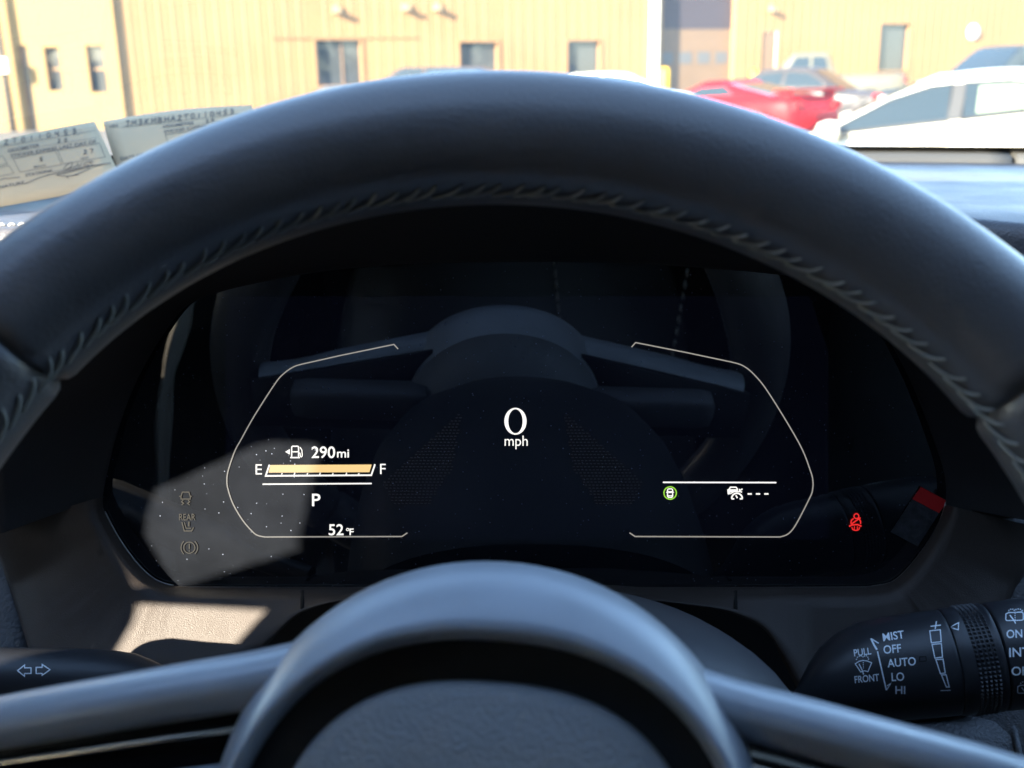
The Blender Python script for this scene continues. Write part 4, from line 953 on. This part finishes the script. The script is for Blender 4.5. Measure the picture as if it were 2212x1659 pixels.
pl_ = [WCC(q_(s), sy*(.8277-.17*max(0, (hz_(z)-1.0)/(hz_(1.43)-1.0))+.010), hz_(z)) for s, z in ((2.605, 1.055), (2.625, 1.35), (2.725, 1.352), (2.715, 1.06))]
G().prism(pl_, sdv*sy*.004).obj('door_pillar', BLK, wc_, False)
def put(name, label, px, py, D_, fdir, paint, sp, dz=0.):
    p = at_y(px, py, D_); p.z = dz; return car(name, label, p, fdir, paint, sp)
sports = dict(L=4.4, W=1.82, H=1.22, top=[(0, .55), (.15, .62), (1.3, .82), (1.6, .86), (3.3, .92), (4.2, .92), (4.33, .86), (4.4, .65)], gh=(1.35, 2.2, 2.75, 4.0), win=[[(1.75, .90), (2.25, 1.10), (2.8, 1.13), (3.1, .96)]], axles=(.9, 3.55), wheel=.33)
rc_, RC = put('sports_car', 'bright red sports car with a raised rear wing', 1560, 230, 21.5, (-.66, .75), RDP, sports, -.05)
G().prism([RC(3.95, y, 1.00) for y in (-.78, .78)]+[RC(4.38, y, 1.03) for y in (.85, -.85)], V((0, 0, .035))).obj('rear_wing', RDP, rc_, False)
for y in (-.7, .7): G().prism([RC(4.05, y, .88), RC(4.3, y, .88), RC(4.3, y, 1.02), RC(4.05, y, 1.00)], (RC(4, 1, 0)-RC(4, 0, 0))*.05).obj('wing_support', RDP, rc_, False)
put('silver_coupe', 'warm grey coupe with round headlights parked behind the red sports car', 1750, 200, 26, (.86, -.51), GYP, sedan(4.5, 1.40, .04), 0)
pick = dict(L=5.4, W=1.9, H=1.85, top=[(0, .85), (.15, 1.0), (1.5, 1.12), (1.7, 1.15), (3.4, 1.18), (5.3, 1.22), (5.4, 1.1)], gh=(1.5, 2.1, 3.15, 3.4), win=[[(1.85, 1.2), (2.2, 1.72), (2.6, 1.74), (2.6, 1.2)], [(2.68, 1.2), (2.68, 1.74), (3.05, 1.72), (3.15, 1.2)]], axles=(1.0, 4.3), wheel=.38, tumble=.14)
put('pickup_truck', 'pale tan pickup truck parked against the wall behind the grey coupe', 1752, 165, 33, (-.97, .22), TNP, pick, 0)
put('dark_pickup_truck', 'dark pickup truck with a red tail lamp between the grey coupe and the white hatchback', 2195, 200, 20.5, (.93, .37), DKP, dict(pick, H=1.75), -.25)
suv = dict(L=4.6, W=1.85, H=1.72, top=[(0, .7), (.15, .9), (1.2, 1.05), (1.5, 1.08), (4.4, 1.12), (4.55, 1.0), (4.6, .8)], gh=(1.25, 1.95, 4.0, 4.5), win=[[(1.6, 1.12), (2.05, 1.58), (2.6, 1.62), (2.6, 1.13)], [(2.7, 1.13), (2.7, 1.62), (3.4, 1.60), (3.45, 1.14)], [(3.55, 1.15), (3.5, 1.59), (4.0, 1.52), (4.2, 1.16)]], axles=(.9, 3.65), wheel=.37)
put('sport_utility_car', 'dark green grey sport utility car seen above the roof of the white hatchback', 2190, 150, 19.5, (-.97, -.2), DKP, suv, -.05)
put('silver_car', 'silver sedan above the left part of the steering wheel rim', 730, 200, 20, (-.98, -.15), SIP, sedan(4.7, 1.42), -.22)
put('brown_suv', 'brown grey sport utility car in front of the wall left of the middle window', 905, 165, 27, (-.95, .2), BRP, dict(suv, H=1.62), -.05)
put('blue_car', 'blue grey car, only its roof showing above the rim, below the middle window', 1035, 170, 24, (.95, -.2), BLP, sedan(4.5, 1.45), .04)
put('white_sedan', 'white sedan with only its roof showing below the third window', 1255, 180, 21, (-.95, .1), WHP, sedan(4.5, 1.43), -.08)
put('teal_car', 'pale blue car with only its roof showing near the white downpipe', 1370, 190, 20, (.95, -.1), BLP, sedan(4.4, 1.40), -.22)

# cars across the lot, seen mirrored in the building windows
for k, (x, y, pt, nm) in enumerate(((15, 9, WHP, 'white sedan parked off to the right, mirrored in the building windows'), (18.5, 6.5, SIP, 'silver sedan parked off to the right, mirrored in the building windows'), (22, 4, BLP, 'blue grey sedan parked off to the right, mirrored in the building windows'))):
    car('parked_car', nm, V((x, y, 0)), (.2, .98), pt, sedan(4.6, 1.45), 'cars on the right of the lot')
LEAF = mat('dull green foliage', (.07, .09, .03), .8, noise=.4, nscale=.6)
g = G(); rnd = random.Random(3)
for k in range(2600):
    a_ = rnd.uniform(0, 1); x = -60+130*a_; y = -38-rnd.uniform(0, 6)+ (max(0, x-20)*.5); h = 5.5+1.8*sin(x*.35)+1.2*sin(x*.9+1); z = h*rnd.uniform(.0, 1)**.7
    q = [V((rnd.uniform(-1, 1), rnd.uniform(-1, 1), rnd.uniform(-1, 1)))*rnd.uniform(.5, 1.1) for _ in range(4)]
    g.add([V((x, y, z))+p for p in q], [(0, 1, 2), (0, 2, 3), (0, 3, 1)])
tr_ = g.obj('tree_line', LEAF, None, False); tag(tr_, 'far row of trees behind the parking lot', None, None, 'stuff'); OUTS.append(tr_)

for o in OUTS: o.matrix_world = TILT @ o.matrix_basis
